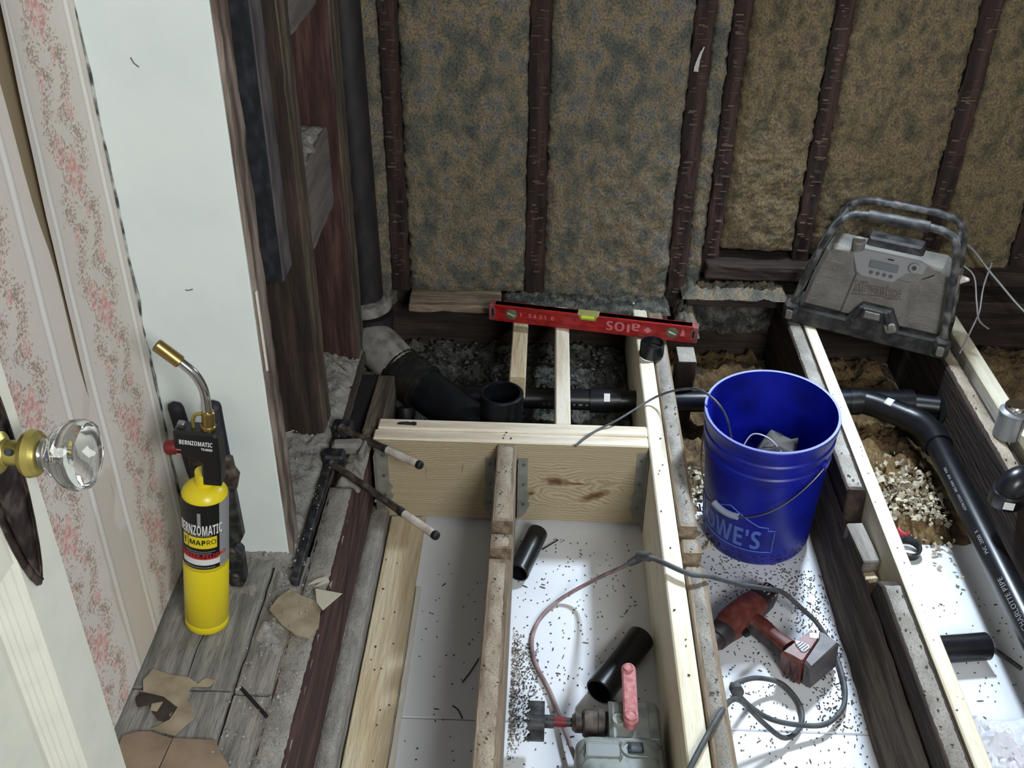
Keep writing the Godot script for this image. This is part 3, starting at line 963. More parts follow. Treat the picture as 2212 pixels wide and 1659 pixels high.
func far_wall() -> void:
	# studs and the fibre insulation between them
	var s := S()
	rbox(s, Vector3(0.5, 0.95, -2.76), Vector3(2.9, 2.9, 0.06), 0.002)
	var w := struct("wall_outside", s, M["sheathing"])
	var studs := [[-0.424, -0.375, 0.0, 0.0], [-0.043, 0.010, 0.0, 0.0], [0.362, 0.412, 0.012, -0.03], [0.455, 0.498, -0.012, 0.08], [0.700, 0.746, -0.006, 0.1], [1.05, 1.10, 0.0, 0.1], [1.30, 1.35, 0.0, 0.1], [1.72, 1.77, 0.0, 0.1]]
	for st in studs:
		s = S()
		lumber(s, Vector3(st[0], st[3], -2.735), Vector3(st[1], 2.395, -2.642), 0.008, 0.004)
		obj("stud", s, wood("stud", "y"), w)
		# torn bits of lath stuck to the stud's face
		s = S()
		for i in 64:
			var y: float = st[3] + 0.05 + R.randf() * 0.85
			rbox(s, Vector3(R.randf_range(st[0] + 0.012, st[1] - 0.012), y, -2.6405), Vector3(R.randf_range(0.008, 0.024), R.randf_range(0.0015, 0.005), R.randf_range(0.003, 0.006)), 0.0006)
		obj("lath_marks", s, wood("dirty", "x"), w).set_meta("kind", "stuff")
	var bays := [[-0.62, -0.424, -0.06], [-0.375, -0.043, -0.005], [0.010, 0.362, -0.02], [0.412, 0.455, 0.02], [0.498, 0.700, 0.15], [0.746, 1.05, 0.14], [1.10, 1.30, 0.1], [1.35, 1.72, 0.1]]
	for k in bays.size():
		var b: Array = bays[k]
		s = S()
		var wd: float = b[1] - b[0]
		var nx := maxi(6, int(wd / 0.006))
		var bulge := 0.012 if wd > 0.1 else 0.0
		grid(s, nx, 330, func(u, v):
			var y: float = lerpf(b[2], 1.5, v)
			var p := Vector3(lerpf(b[0] - 0.004, b[1] + 0.004, u), y, 0)
			var e := minf(minf(u, 1.0 - u) * wd, v * 1.5)
			var d := 0.012 * nz(p + Vector3(0, 0, k), 6) + 0.0045 * nz(p, 21) + 0.0035 * nz(p, 55) + 0.003 * nz(p, 130)
			var z := -2.648 + bulge * smoothstep(0, 0.03, e + 0.012 * nz(p, 20)) + d * (0.5 if wd < 0.1 else 1.0) - 0.05 * (1.0 - smoothstep(-0.006, 0.008, e + 0.007 * nz(p + Vector3(7, 0, 0), 24)))
			return Vector3(p.x + 0.004 * nz(p, 60), y, z))
		obj("insulation_batt", s, M["insulation" if k < 4 else "insulation_warm"], w)
	# plates and ledges along the foot of the wall
	s = S()
	lumber(s, Vector3(-0.37, -0.02, -2.66), Vector3(-0.11, 0.004, -2.555), 0.006, 0.003)
	obj("sill_plate", s, wood("tan", "x"), w)
	s = S()
	lumber(s, Vector3(-0.11, -0.03, -2.66), Vector3(0.36, -0.008, -2.56), 0.006, 0.003)
	obj("sill_plate", s, wood("dirty", "x"), w)
	s = S()
	lumber(s, Vector3(0.46, 0.085, -2.70), Vector3(1.95, 0.13, -2.60), 0.005, 0.004)
	obj("bottom_plate", s, wood("brown", "x"), w)
	s = S()
	lumber(s, Vector3(0.415, 0.005, -2.71), Vector3(1.95, 0.04, -2.59), 0.004, 0.004)
	obj("sill_plate", s, wood("brown", "x"), w)
	s = S()
	layer(s, 0.40, 0.70, -2.66, -2.575, 0.04, 0.034, 34, 0.006, 0.02)
	obj("loose_insulation", s, M["insulation"], w).set_meta("kind", "stuff")
	s = S()
	layer(s, -0.11, 0.37, -2.655, -2.56, -0.006, 0.022, 40, 0.006, 0.012)
	obj("loose_insulation", s, M["rubble"], w).set_meta("kind", "stuff")
	s = S()
	layer(s, 0.385, 0.445, -2.66, -2.48, -0.03, 0.05, 34, 0.006, 0.015)
	obj("loose_insulation", s, M["insulation"], w).set_meta("kind", "stuff")
	# rim of the floor below the wall
	s = S()
	rbox(s, Vector3(0.75, -0.13, -2.735), Vector3(2.5, 0.26, 0.03), 0.002)
	obj("rim_board", s, wood("brown", "x"), w)
	s = S()
	grid(s, 60, 14, func(u, v):
		var p := Vector3(lerpf(0.43, 0.70, u), lerpf(-0.145, -0.045, v), 0)
		return p + Vector3(0, 0, -2.70 + 0.03 * nz(p, 14) + 0.012 * nz(p, 45)))
	obj("loose_insulation", s, M["rubble"], w).set_meta("kind", "stuff")
	# a hook of foil on the third stud
	s = S()
	grid(s, 4, 14, func(u, v):
		var y: float = 0.655 + 0.062 * v
		return Vector3(0.376 + 0.014 * v * v + 0.009 * (u - 0.5) * (1.4 - v), y, -2.632 + 0.006 * nz(Vector3(u, v, 0), 6)))
	tag(obj("foil_scrap", s, flat_mat("foil", Color(0.78, 0.77, 0.74), 0.4)), "pale curled scrap stuck on the stud above the level", "scrap")


# ---------------------------------------------------------------- lumber of the floor
func joists() -> void:
	var s := S()
	# the old dark beam along the left floor, broken off behind the clamp
	var t := wthing("old_beam", "old dark red beam with grey dusty top along the left floor", "beam", Vector3(-0.42, -0.2, -0.8))
	s = S()
	sawn(s, [Vector2(1.35, -0.22), Vector2(-1.948, -0.22), Vector2(-1.95, -0.05), Vector2(-1.775, -0.05), Vector2(-1.765, -0.03), Vector2(-1.75, -0.004), Vector2(1.35, -0.004)], -0.446, -0.387, 0.006)
	obj("beam", s, wood("red", "z"), t)
	s = S()
	layer(s, -0.4465, -0.3885, -1.757, 1.2, -0.003, 0.004, 40, 0.01, 0.006)
	obj("dust", s, M["joist_dust"], t).set_meta("kind", "stuff")
	single("beam_stub", saw([Vector2(-1.955, -0.20), Vector2(-2.25, -0.22), Vector2(-2.24, -0.03), Vector2(-1.985, -0.015), Vector2(-1.96, -0.05)], -0.412, -0.368), wood("dirty", "z"), "short broken end of the dark red beam beside the double header", "beam")
	s = S()
	lumber(s, Vector3(-0.462, -0.22, -2.28), Vector3(-0.428, -0.045, -1.95), 0.006, 0.004)
	single("old_side_board", s, wood("dirty", "z"), "dark dirty board on edge left of the broken beam end", "board")
	s = S()
	lumber(s, Vector3(-0.392, -0.249, -1.92), Vector3(-0.349, -0.195, 1.3), 0.003, 0.004)
	t = wthing("ledger_strip", "grey gritty ledger strip low against the dark red beam", "ledger", Vector3(-0.37, -0.249, -0.3))
	obj("strip", s, wood("grey", "z"), t)
	s = S()
	layer(s, -0.391, -0.35, -1.915, 1.25, -0.195, 0.006, 60, 0.008, 0.006)
	obj("grit", s, M["joist_dust"], t).set_meta("kind", "stuff")
	s = S()
	lumber(s, Vector3(-0.345, -0.249, -1.925), Vector3(-0.262, -0.231, 1.3), 0.0, 0.002)
	single("furring_board", s, wood("furring", "z"), "clean cream board lying flat on the ceiling panel, left bay", "board")
	s = S()
	lumber(s, Vector3(-0.259, -0.2495, -1.70), Vector3(-0.248, -0.243, 1.3), 0.002, 0.001)
	single("shim_strip", s, M["white_plastic"], "narrow white strip along the cream board in the left bay", "strip")
	# the double header across the bays
	t = wthing("front_header", "front half of double header, knotty yellow board facing the camera", "header", Vector3(-0.05, -0.235, -1.95), "halves of the double header")
	s = S()
	lumber(s, Vector3(-0.378, -0.235, -1.967), Vector3(0.262, 0.0, -1.930), 0.0, 0.003)
	obj("board", s, wood("pine_pale", "x"), t)
	s = S()
	s.set_smooth_group(-1)
	var q := [Vector3(-0.375, -0.233, -1.9292), Vector3(0.26, -0.233, -1.9292), Vector3(0.26, -0.003, -1.9292), Vector3(-0.375, -0.003, -1.9292)]
	var uvq := [Vector2(0, 1), Vector2(1, 1), Vector2(1, 0), Vector2(0, 0)]
	for i in [0, 2, 1, 0, 3, 2]:
		s.set_uv(uvq[i])
		s.add_vertex(q[i])
	obj("board_face", s, knot_wood(), t)
	s = S()
	lumber(s, Vector3(-0.372, -0.235, -2.006), Vector3(0.262, 0.003, -1.9685), 0.0, 0.003)
	t = wthing("rear_header", "rear half of double header, behind the knotty yellow board", "header", Vector3(-0.05, -0.235, -1.99), "halves of the double header")
	obj("board", s, wood("pine_pale", "x"), t)
	s = S()
	layer(s, -0.335, -0.275, -2.0, -1.975, 0.002, 0.006, 60, 0.004, 0.008)
	obj("bark_patch", s, M["tool_dark"], t)
	# centre joist, notched twice
	t = wthing("centre_joist", "dusty old joist down the middle, two notches near the header", "joist", Vector3(-0.065, -0.2, -0.5))
	obj("joist", saw([Vector2(1.3, -0.235), Vector2(-1.927, -0.235), Vector2(-1.927, -0.004), Vector2(-1.660, -0.004), Vector2(-1.658, -0.045), Vector2(-1.622, -0.045), Vector2(-1.620, -0.006), Vector2(-1.578, -0.006), Vector2(-1.576, -0.045), Vector2(-1.545, -0.045), Vector2(-1.543, -0.003), Vector2(1.3, -0.003)], -0.088, -0.042), wood("tan", "z"), t)
	for zz in [[-1.925, -1.662], [-1.618, -1.58], [-1.541, 1.2]]:
		s = S()
		layer(s, -0.0875, -0.0425, zz[0], zz[1], -0.004, 0.0035, 40, 0.009, 0.006)
		obj("dust", s, M["tan_dust"], t).set_meta("kind", "stuff")
	# new joist sistered to an old grey one, right of the middle
	s = S()
	lumber(s, Vector3(0.2635, -0.247, -2.71), Vector3(0.3015, 0.0, 1.3), 0.0, 0.003)
	single("new_joist", s, wood("pine", "z"), "clean new joist between the center bay and the split grey joist", "joist", "new pale joists")
	t = wthing("grey_joist", "split grey old joist with two saw notches, touching the clean new joist", "joist", Vector3(0.325, -0.2, -0.5))
	obj("joist", saw([Vector2(1.3, -0.22), Vector2(-2.71, -0.22), Vector2(-2.71, -0.006), Vector2(-1.662, -0.004), Vector2(-1.660, -0.035), Vector2(-1.622, -0.035), Vector2(-1.62, -0.003), Vector2(-1.580, -0.003), Vector2(-1.578, -0.035), Vector2(-1.540, -0.035), Vector2(-1.538, -0.002), Vector2(1.3, -0.002)], 0.3055, 0.345), wood("tan", "z"), t)
	for zz in [[-2.5, -1.664, 0.322], [-2.5, -1.9, 0.3425], [-1.618, -1.582, 0.344], [-1.536, 1.2, 0.344]]:
		s = S()
		layer(s, 0.3065 if zz[2] > 0.33 and zz[0] > -2.4 or zz[2] < 0.33 else 0.3255, zz[2] if zz[0] > -2.4 or zz[1] < -1.8 else 0.344, zz[0], zz[1], -0.003, 0.004, 34, 0.008, 0.006)
		obj("dust", s, M["joist_dust"], t).set_meta("kind", "stuff")
	# short joists between the header and the far wall
	s = S()
	lumber(s, Vector3(-0.072, -0.09, -2.60), Vector3(-0.030, -0.02, -2.24), 0.0, 0.003)
	single("tail_joist", s, wood("furring", "z"), "tan stub joist under the left end of the red level", "joist", "stub joists behind the header")
	s = S()
	lumber(s, Vector3(0.046, -0.085, -2.60), Vector3(0.083, 0.0, -2.008), 0.0, 0.003)
	single("tail_joist", s, wood("pine_pale", "z"), "pale stub joist from the double header to under the level", "joist", "stub joists behind the header")
	s = S()
	lumber(s, Vector3(0.366, -0.249, -2.375), Vector3(0.414, -0.002, -2.30), 0.003, 0.003)
	single("block_post", s, wood("brown", "y"), "short dark post with a grey top under the level's right end", "block")
	s = S()
	rbox(s, Vector3(0.39, 0.0, -2.3375), Vector3(0.046, 0.003, 0.073), 0.001)
	tag(obj("post_cap", s, M["joist_dust"]), "grey dusty pad on top of the short dark post", "pad")
	s = S()
	lumber(s, Vector3(-0.25, -0.249, -2.42), Vector3(-0.17, -0.23, -2.28), 0.002, 0.002)
	single("furring_scrap", s, wood("furring", "x"), "short tan board scrap lying in the dark bay behind the drain elbow", "board")
	# right pair: old joist hacked out in the middle, new joist whole
	t = wthing("hacked_joist", "old dark joist with a long hacked gap, right of the blue bucket", "joist", Vector3(0.71, -0.24, -0.6))
	obj("joist", saw([Vector2(1.3, -0.249), Vector2(-2.70, -0.249), Vector2(-2.70, -0.004), Vector2(-1.80, -0.003), Vector2(-1.79, -0.02), Vector2(-1.785, -0.08), Vector2(-1.74, -0.112), Vector2(-1.69, -0.117), Vector2(-1.635, -0.117), Vector2(-1.60, -0.165), Vector2(-1.555, -0.15), Vector2(-1.545, -0.06), Vector2(-1.53, -0.015), Vector2(-1.505, -0.003), Vector2(1.3, -0.003)], 0.687, 0.7285), wood("brown", "z"), t)
	for zz in [[-2.69, -1.805], [-1.512, 1.2]]:
		s = S()
		layer(s, 0.6875, 0.728, zz[0], zz[1], -0.003, 0.005, 34, 0.008, 0.006)
		obj("dust", s, M["joist_dust"], t).set_meta("kind", "stuff")
	# swollen splintered foot on its left side
	s = S()
	grid(s, 90, 14, func(u, v):
		var p := Vector3(0, lerpf(-0.249, -0.06, v), lerpf(-1.95, -1.0, u))
		return p + Vector3(0.684 - 0.012 * pow(1 - v, 2.0) - 0.003 * nz(p, 9) - 0.0015 * nz(Vector3(p.x, p.y * 4.0, p.z * 0.7), 30), 0, 0))
	obj("splintered_side", s, wood("dirty", "z"), t)
	s = S()
	lumber(s, Vector3(0.7305, -0.235, -2.70), Vector3(0.7605, 0.002, 1.3), 0.0, 0.003)
	single("new_joist", s, wood("pine", "z"), "bright new joist right of the bucket, sistered along the hacked joist", "joist", "new pale joists")
	# loose chunk in the hacked gap
	s = S()
	rbox(s, Vector3.ZERO, Vector3(0.036, 0.060, 0.118), 0.003)
	var ck := single("wood_chunk", s, wood("grey", "z"), "loose grey-topped wood chunk lying in the hacked gap of the joist", "block")
	ck.transform = Transform3D(Basis(Vector3.UP, 0.10) * Basis(Vector3.RIGHT, 0.04), Vector3(0.7065, -0.115, -1.693))
	s = S()
	rbox(s, Vector3(0.709, -0.108, -1.617), Vector3(0.034, 0.050, 0.030), 0.006, Basis(Vector3.UP, 0.2))
	single("splinter_block", s, wood("furring", "z"), "raw tan splinter block below the loose chunk in the hacked gap", "block")
	# far right pair
	t = wthing("far_joist", "old grey joist at the right edge, with the dark pipe hole", "joist", Vector3(1.085, -0.249, -0.6))
	obj("joist", saw([Vector2(1.3, -0.249), Vector2(-2.70, -0.249), Vector2(-2.70, -0.003), Vector2(1.3, -0.003)], 1.062, 1.108), wood("brown", "z"), t)
	s = S()
	layer(s, 1.0625, 1.1075, -2.69, 1.2, -0.003, 0.004, 34, 0.009, 0.006)
	obj("dust", s, M["tan_dust"], t).set_meta("kind", "stuff")
	s = S()
	var hole := PackedVector2Array()
	for i in 18:
		var a := TAU * i / 18
		hole.append(Vector2(cos(a) * (0.048 + 0.006 * sin(3 * a)), sin(a) * (0.044 + 0.005 * cos(2 * a))))
	extrude(s, hole, 0.002, 0.0, Transform3D(Basis(Vector3(0, 0, 1), Vector3.UP, Vector3.RIGHT), Vector3(1.0612, -0.11, -2.29)))
	obj("pipe_hole_shade", s, M["dark"], t)  # dark disc drawn for the shade inside the hole
	s = S()
	lumber(s, Vector3(1.130, -0.235, -2.70), Vector3(1.172, 0.002, 1.3), 0.0, 0.003)
	single("new_joist", s, wood("pine", "z"), "pale new joist farthest right, behind the small grey can", "joist", "new pale joists")
	hangers()


func saw(prof: Array, x0: float, x1: float) -> SurfaceTool:
	var s := S()
	sawn(s, prof, x0, x1)
	return s


func knot_wood() -> StandardMaterial3D:
	var w := 1024
	var h := 384
	var data := PackedByteArray()
	data.resize(w * h * 3)
	var f := FastNoiseLite.new()
	f.seed = 3
	f.frequency = 0.004
	var kn := [[Vector2(688, 180), Vector2(42, 20), 0.10], [Vector2(760, 188), Vector2(50, 5), 0.06], [Vector2(838, 248), Vector2(58, 17), -0.42], [Vector2(594, 246), Vector2(14, 9), 0.0], [Vector2(330, 130), Vector2(3, 24), 0.1], [Vector2(190, 150), Vector2(2, 34), 0.0]]
	for y in h:
		for x in w:
			var p := Vector2(x, y)
			var yy := y + 16.0 * f.get_noise_2d(x * 0.5, y) + 5.0 * f.get_noise_2d(x * 4, y * 4)
			var dark := 0.0
			for k in kn:
				var d: Vector2 = (p - k[0]).rotated(-k[2])
				var e := Vector2(d.x / k[1].x, d.y / k[1].y).length()
				if k[1].x > 8:
					yy += signf(d.y) * 26.0 * exp(-e * e * 0.10)
				dark = maxf(dark, clampf(1.35 - e + 0.35 * f.get_noise_2d(x * 9, y * 9), 0, 1) * (1.0 if k[1].x > 8 else 0.4))
			var g := 0.5 + 0.5 * sin(yy * 0.62)
			var g2 := 0.5 + 0.5 * f.get_noise_2d(x * 0.4, yy * 9)
			var c := Color(0.75, 0.70, 0.585).lerp(Color(0.60, 0.535, 0.42), 0.7 * g * g + 0.4 * g2)
			c = c.lerp(Color(0.33, 0.20, 0.11), dark * 0.85)
			var o := (y * w + x) * 3
			data[o] = int(c.r * 255)
			data[o + 1] = int(c.g * 255)
			data[o + 2] = int(c.b * 255)
	var m := StandardMaterial3D.new()
	m.albedo_texture = ImageTexture.create_from_image(Image.create_from_data(w, h, false, Image.FORMAT_RGB8, data))
	m.roughness = 0.75
	return m


# sheet metal hanger: a flange on each side of a joist end with a wavy rim, and nails
func hangers() -> void:
	var spec := [[-0.092, -0.039, "galvanised joist hanger holding the dusty center joist to the header", [-1, 1], -0.045, -0.225, 0.026],
		[-0.392, -0.374, "dark joist hanger at the left end of the header, beside the clamp rods", [1], -0.03, -0.21, 0.032],
		[0.262, 0.30, "galvanised hanger in the right corner where header meets clean new joist", [-1], -0.02, -0.235, 0.027]]
	for h in spec:
		var t := wthing("joist_hanger", h[2], "hanger", Vector3((h[0] + h[1]) / 2, h[5], -1.927), "sheet metal joist hangers")
		for side in h[3]:
			var s := S()
			var x: float = h[1] if side > 0 else h[0]
			var p := PackedVector2Array()
			p.append(Vector2(x, h[4]))
			var n := 22
			for i in n + 1:
				var v := float(i) / n
				var wv: float = h[6] * (0.9 if v < 0.55 else (0.85 + 0.30 * absf(sin((v - 0.55) * 21.0))) * (1.0 - maxf(0, v - 0.85) * 4.5))
				p.append(Vector2(x + side * wv, lerpf(h[4], h[5], v)))
			p.append(Vector2(x, h[5]))
			extrude(s, p, 0.0012, 0.0, Transform3D(Basis.IDENTITY, Vector3(0, 0, -1.9278)))
			var fl := obj("flange", s, M["galvanised"], t)
			for i in 3:
				s = S()
				var at := Vector3(x + side * h[6] * 0.55, lerpf(h[4], h[5], 0.1 + 0.33 * i), -1.9274)
				lathe(s, [Vector2(0, 0.0035), Vector2(0.0035, 0.002), Vector2(0.0045, 0), Vector2(0, 0)], 10, along(at, at + Vector3(0, 0, 1)))
				obj("nail", s, M["steel"], fl)
			s = S()
			rbox(s, Vector3(x + side * 0.0006, (h[4] + h[5]) / 2, -1.912), Vector3(0.0012, absf(h[5] - h[4]), 0.03), 0.0003)
			obj("strap", s, M["galvanised"], t)


# ---------------------------------------------------------------- pipes
func drain_pipes() -> void:
	# cast iron stack in the corner
	var t := wthing("soil_stack", "black cast iron stack standing in the corner, dusty hub at its foot", "pipe", Vector3(-0.452, 0.0, -2.43))
	var s := S()
	lathe(s, [Vector2(0.0, 0.05), Vector2(0.042, 0.05), Vector2(0.042, 2.39), Vector2(0, 2.39)], 28, Transform3D(Basis(Vector3(0.02, 0, 1), 0.012), Vector3(-0.458, 0, -2.43)))
	obj("stack", s, M["cast_iron"], t)
	s = S()
	lathe(s, [Vector2(0, -0.06), Vector2(0.058, -0.06), Vector2(0.056, 0.0), Vector2(0.060, 0.03), Vector2(0.060, 0.05), Vector2(0.0, 0.052)], 28, Transform3D(Basis.IDENTITY, Vector3(-0.452, 0.0, -2.43)))
	obj("hub", s, M["cast_iron"], t)
	s = S()
	lathe(s, [Vector2(0.0, 0.045), Vector2(0.062, 0.047), Vector2(0.064, 0.062), Vector2(0.058, 0.075), Vector2(0.044, 0.082), Vector2(0, 0.083)], 28, Transform3D(Basis(Vector3(0, 0, 1), 0.12), Vector3(-0.452, 0.012, -2.43)), 0.6, func(q): return q + q.normalized() * 0.006 * nz(q, 40))
	obj("mortar_ring", s, M["dusty_iron"], t)
	# dusty iron bend
	s = S()
	var bend := spl([Vector3(-0.47, -0.12, -2.42), Vector3(-0.462, -0.045, -2.40), Vector3(-0.435, -0.022, -2.372), Vector3(-0.395, -0.040, -2.338), Vector3(-0.362, -0.068, -2.31)], 6)
	tube(s, bend, 0.061, 24)
	var m := single("iron_bend", s, M["dusty_iron"], "grey dust-caked iron bend at the foot of the stack", "pipe bend")
	# rubber coupling and the fat black elbow to the upright closet pipe
	var path := spl([Vector3(-0.375, -0.062, -2.322), Vector3(-0.335, -0.074, -2.292), Vector3(-0.285, -0.090, -2.258), Vector3(-0.225, -0.108, -2.215), Vector3(-0.165, -0.128, -2.172), Vector3(-0.105, -0.145, -2.142), Vector3(-0.088, -0.143, -2.134)], 5)
	t = wthing("closet_elbow", "fat black closet elbow with an open upright mouth behind the header", "pipe", Vector3(-0.15, -0.25, -2.17))
	s = S()
	tube(s, path.slice(8), 0.0585, 28)
	obj("barrel", s, M["abs"], t)
	s = S()
	tube(s, path.slice(0, 10), 0.0645, 28)
	obj("rubber_sleeve", s, M["abs_dusty"], t)
	for k in [1, 4, 8]:
		s = S()
		var pp: Array = [path[k], path[k].lerp(path[k + 1], 0.55)]
		tube(s, pp, 0.0675, 28)
		obj("clamp_band", s, M["abs_dusty"], t)
	s = S()
	tube(s, [path[21], path[21].lerp(path[22], 0.9)], 0.0625, 28)
	obj("collar", s, M["abs"], t)
	s = S()
	pipe(s, 0.0505, 0.006, 0.19, Transform3D(Basis.IDENTITY, Vector3(-0.087, -0.19, -2.132)), 40)
	var up := obj("upright", s, M["abs"], t)
	s = S()
	pipe(s, 0.0545, 0.0085, 0.052, Transform3D(Basis.IDENTITY, Vector3(-0.087, -0.050, -2.132)), 40, 0.003)
	obj("mouth", s, M["abs"], up)
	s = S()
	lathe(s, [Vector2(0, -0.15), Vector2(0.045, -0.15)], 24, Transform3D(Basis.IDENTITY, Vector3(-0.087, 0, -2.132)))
	obj("bore", s, M["dark"], up)  # dark disc stands in for the shade down the pipe
	# small pipe under the elbow
	s = S()
	tube(s, [Vector3(-0.335, -0.25, -2.13), Vector3(-0.338, -0.10, -2.20)], 0.022, 16)
	single("vent_stub", s, M["abs_dusty"], "thin dark pipe stub dropping beneath the rubber coupling", "pipe")
	# long drain across the bays
	t = wthing("cross_drain", "long black drain pipe crossing the bays behind header and bucket", "pipe", Vector3(0.35, -0.16, -2.29))
	s = S()
	tube(s, [Vector3(-0.19, -0.125, -2.295), Vector3(0.30, -0.122, -2.292), Vector3(0.80, -0.12, -2.318)], 0.0285, 24)
	obj("barrel", s, M["abs"], t)
	s = S()
	tube(s, [Vector3(0.142, -0.123, -2.293), Vector3(0.222, -0.122, -2.2925)], 0.0345, 24)
	var cp := obj("coupling", s, M["abs"], t)
	s = S()
	rbox(s, Vector3(0.185, -0.097, -2.2675), Vector3(0.016, 0.022, 0.0012), 0.0003, Basis(Vector3.RIGHT, -0.78))
	obj("sticker", s, M["white_print"], cp)
	s = S()
	for i in 26:
		rbox(s, Vector3(0.02 + 0.011 * i + 0.003 * (i % 3), -0.1215, -2.2645), Vector3(0.005, 0.004, 0.0005), 0.0001)
	obj("print", s, M["grey_print"], t)
	# wye and bends in the right bay
	t = wthing("wye_fitting", "black wye fitting with white sticker right of the bright joist", "fitting", Vector3(0.93, -0.16, -2.29))
	s = S()
	tube(s, [Vector3(0.79, -0.12, -2.317), Vector3(0.86, -0.12, -2.32), Vector3(0.98, -0.12, -2.318)], 0.0335, 24)
	obj("run", s, M["abs"], t)
	for x in [0.845, 0.985]:
		s = S()
		tube(s, [Vector3(x - 0.014, -0.12, -2.319), Vector3(x + 0.014, -0.12, -2.319)], 0.0365, 24)
		obj("hub", s, M["abs"], t)
	s = S()
	tube(s, spl([Vector3(0.875, -0.12, -2.318), Vector3(0.905, -0.118, -2.298), Vector3(0.955, -0.115, -2.255), Vector3(0.985, -0.114, -2.225)], 5), 0.033, 24)
	var br := obj("branch", s, M["abs"], t)
	s = S()
	var bf := along(Vector3(0.905, -0.118, -2.298), Vector3(0.955, -0.115, -2.255))
	var upl := bf.basis.inverse() * Vector3(0.1, 1.0, 0.45)
	var bs := S()
	wrapped(bs, 0.0331, atan2(upl.x, upl.z) - 0.40, atan2(upl.x, upl.z) + 0.40, 0.020, 0.040, 0.0006, 6)
	s.append_from(bs.commit(), 0, bf)
	obj("sticker", s, M["white_print"], br)
	s = S()
	tube(s, spl([Vector3(0.965, -0.115, -2.245), Vector3(0.992, -0.114, -2.215), Vector3(1.006, -0.113, -2.17), Vector3(1.008, -0.113, -2.12)], 5), 0.0355, 24)
	obj("bend", s, M["abs"], t)
	s = S()
	tube(s, [Vector3(0.98, -0.12, -2.318), Vector3(1.02, -0.118, -2.308), Vector3(1.0625, -0.115, -2.295)], 0.029, 24)
	single("outlet_stub", s, M["abs"], "short black pipe from the wye into the far right joist", "pipe")
	t = wthing("long_drain", "long glossy black pipe with white lettering running towards the camera, right", "pipe", Vector3(1.01, -0.15, -1.4))
	s = S()
	var a := Vector3(1.008, -0.113, -2.14)
	var b := Vector3(1.000, -0.105, 1.2)
	tube(s, [a, a.lerp(b, 0.3), a.lerp(b, 0.6), b], 0.0295, 32)
	obj("barrel", s, M["abs"], t)
	s = S()
	var d := (b - a).normalized()
	var frame := Basis(-d, d.cross(Vector3.RIGHT).normalized(), Vector3.RIGHT).orthonormalized()
	var ring := func(z: float, what: String, h: float, st: float):
		var k := (z - a.z) / (b.z - a.z)
		var c := a.lerp(b, k)
		# letters wrap the pipe's left shoulder and read away from the camera
		var s2 := S()
		var tmp := S()
		text(tmp, what, h, 0.0006, Transform3D.IDENTITY, 0.0, st, false)
		var arr := tmp.commit_to_arrays()
		var vs: PackedVector3Array = arr[Mesh.ARRAY_VERTEX]
		s2.set_smooth_group(-1)
		for v in vs:
			var w := v.y / 0.0296 + 2.45
			var rr := 0.0296 + v.z
			s2.add_vertex(c + Vector3(cos(w) * rr, sin(w) * rr, -v.x))
		return s2
	obj("lettering", ring.call(-1.56, "CHARLOTTE PIPE", 0.0105, 1.35), M["grey_print"], t)
	obj("lettering", ring.call(-1.745, "PVC  2000  X", 0.008, 1.2), M["grey_print"], t)
	obj("lettering", ring.call(-1.93, "ASTM D2661  ABS-DWV  NSF  PIPE", 0.0062, 1.2), M["grey_print"], t)
	obj("lettering", ring.call(-1.36, "ABS DWV", 0.0105, 1.3), M["grey_print"], t)


# ---------------------------------------------------------------- things on the left
func left_tools() -> void:
	torch()
	crimper()
	bar_clamp()


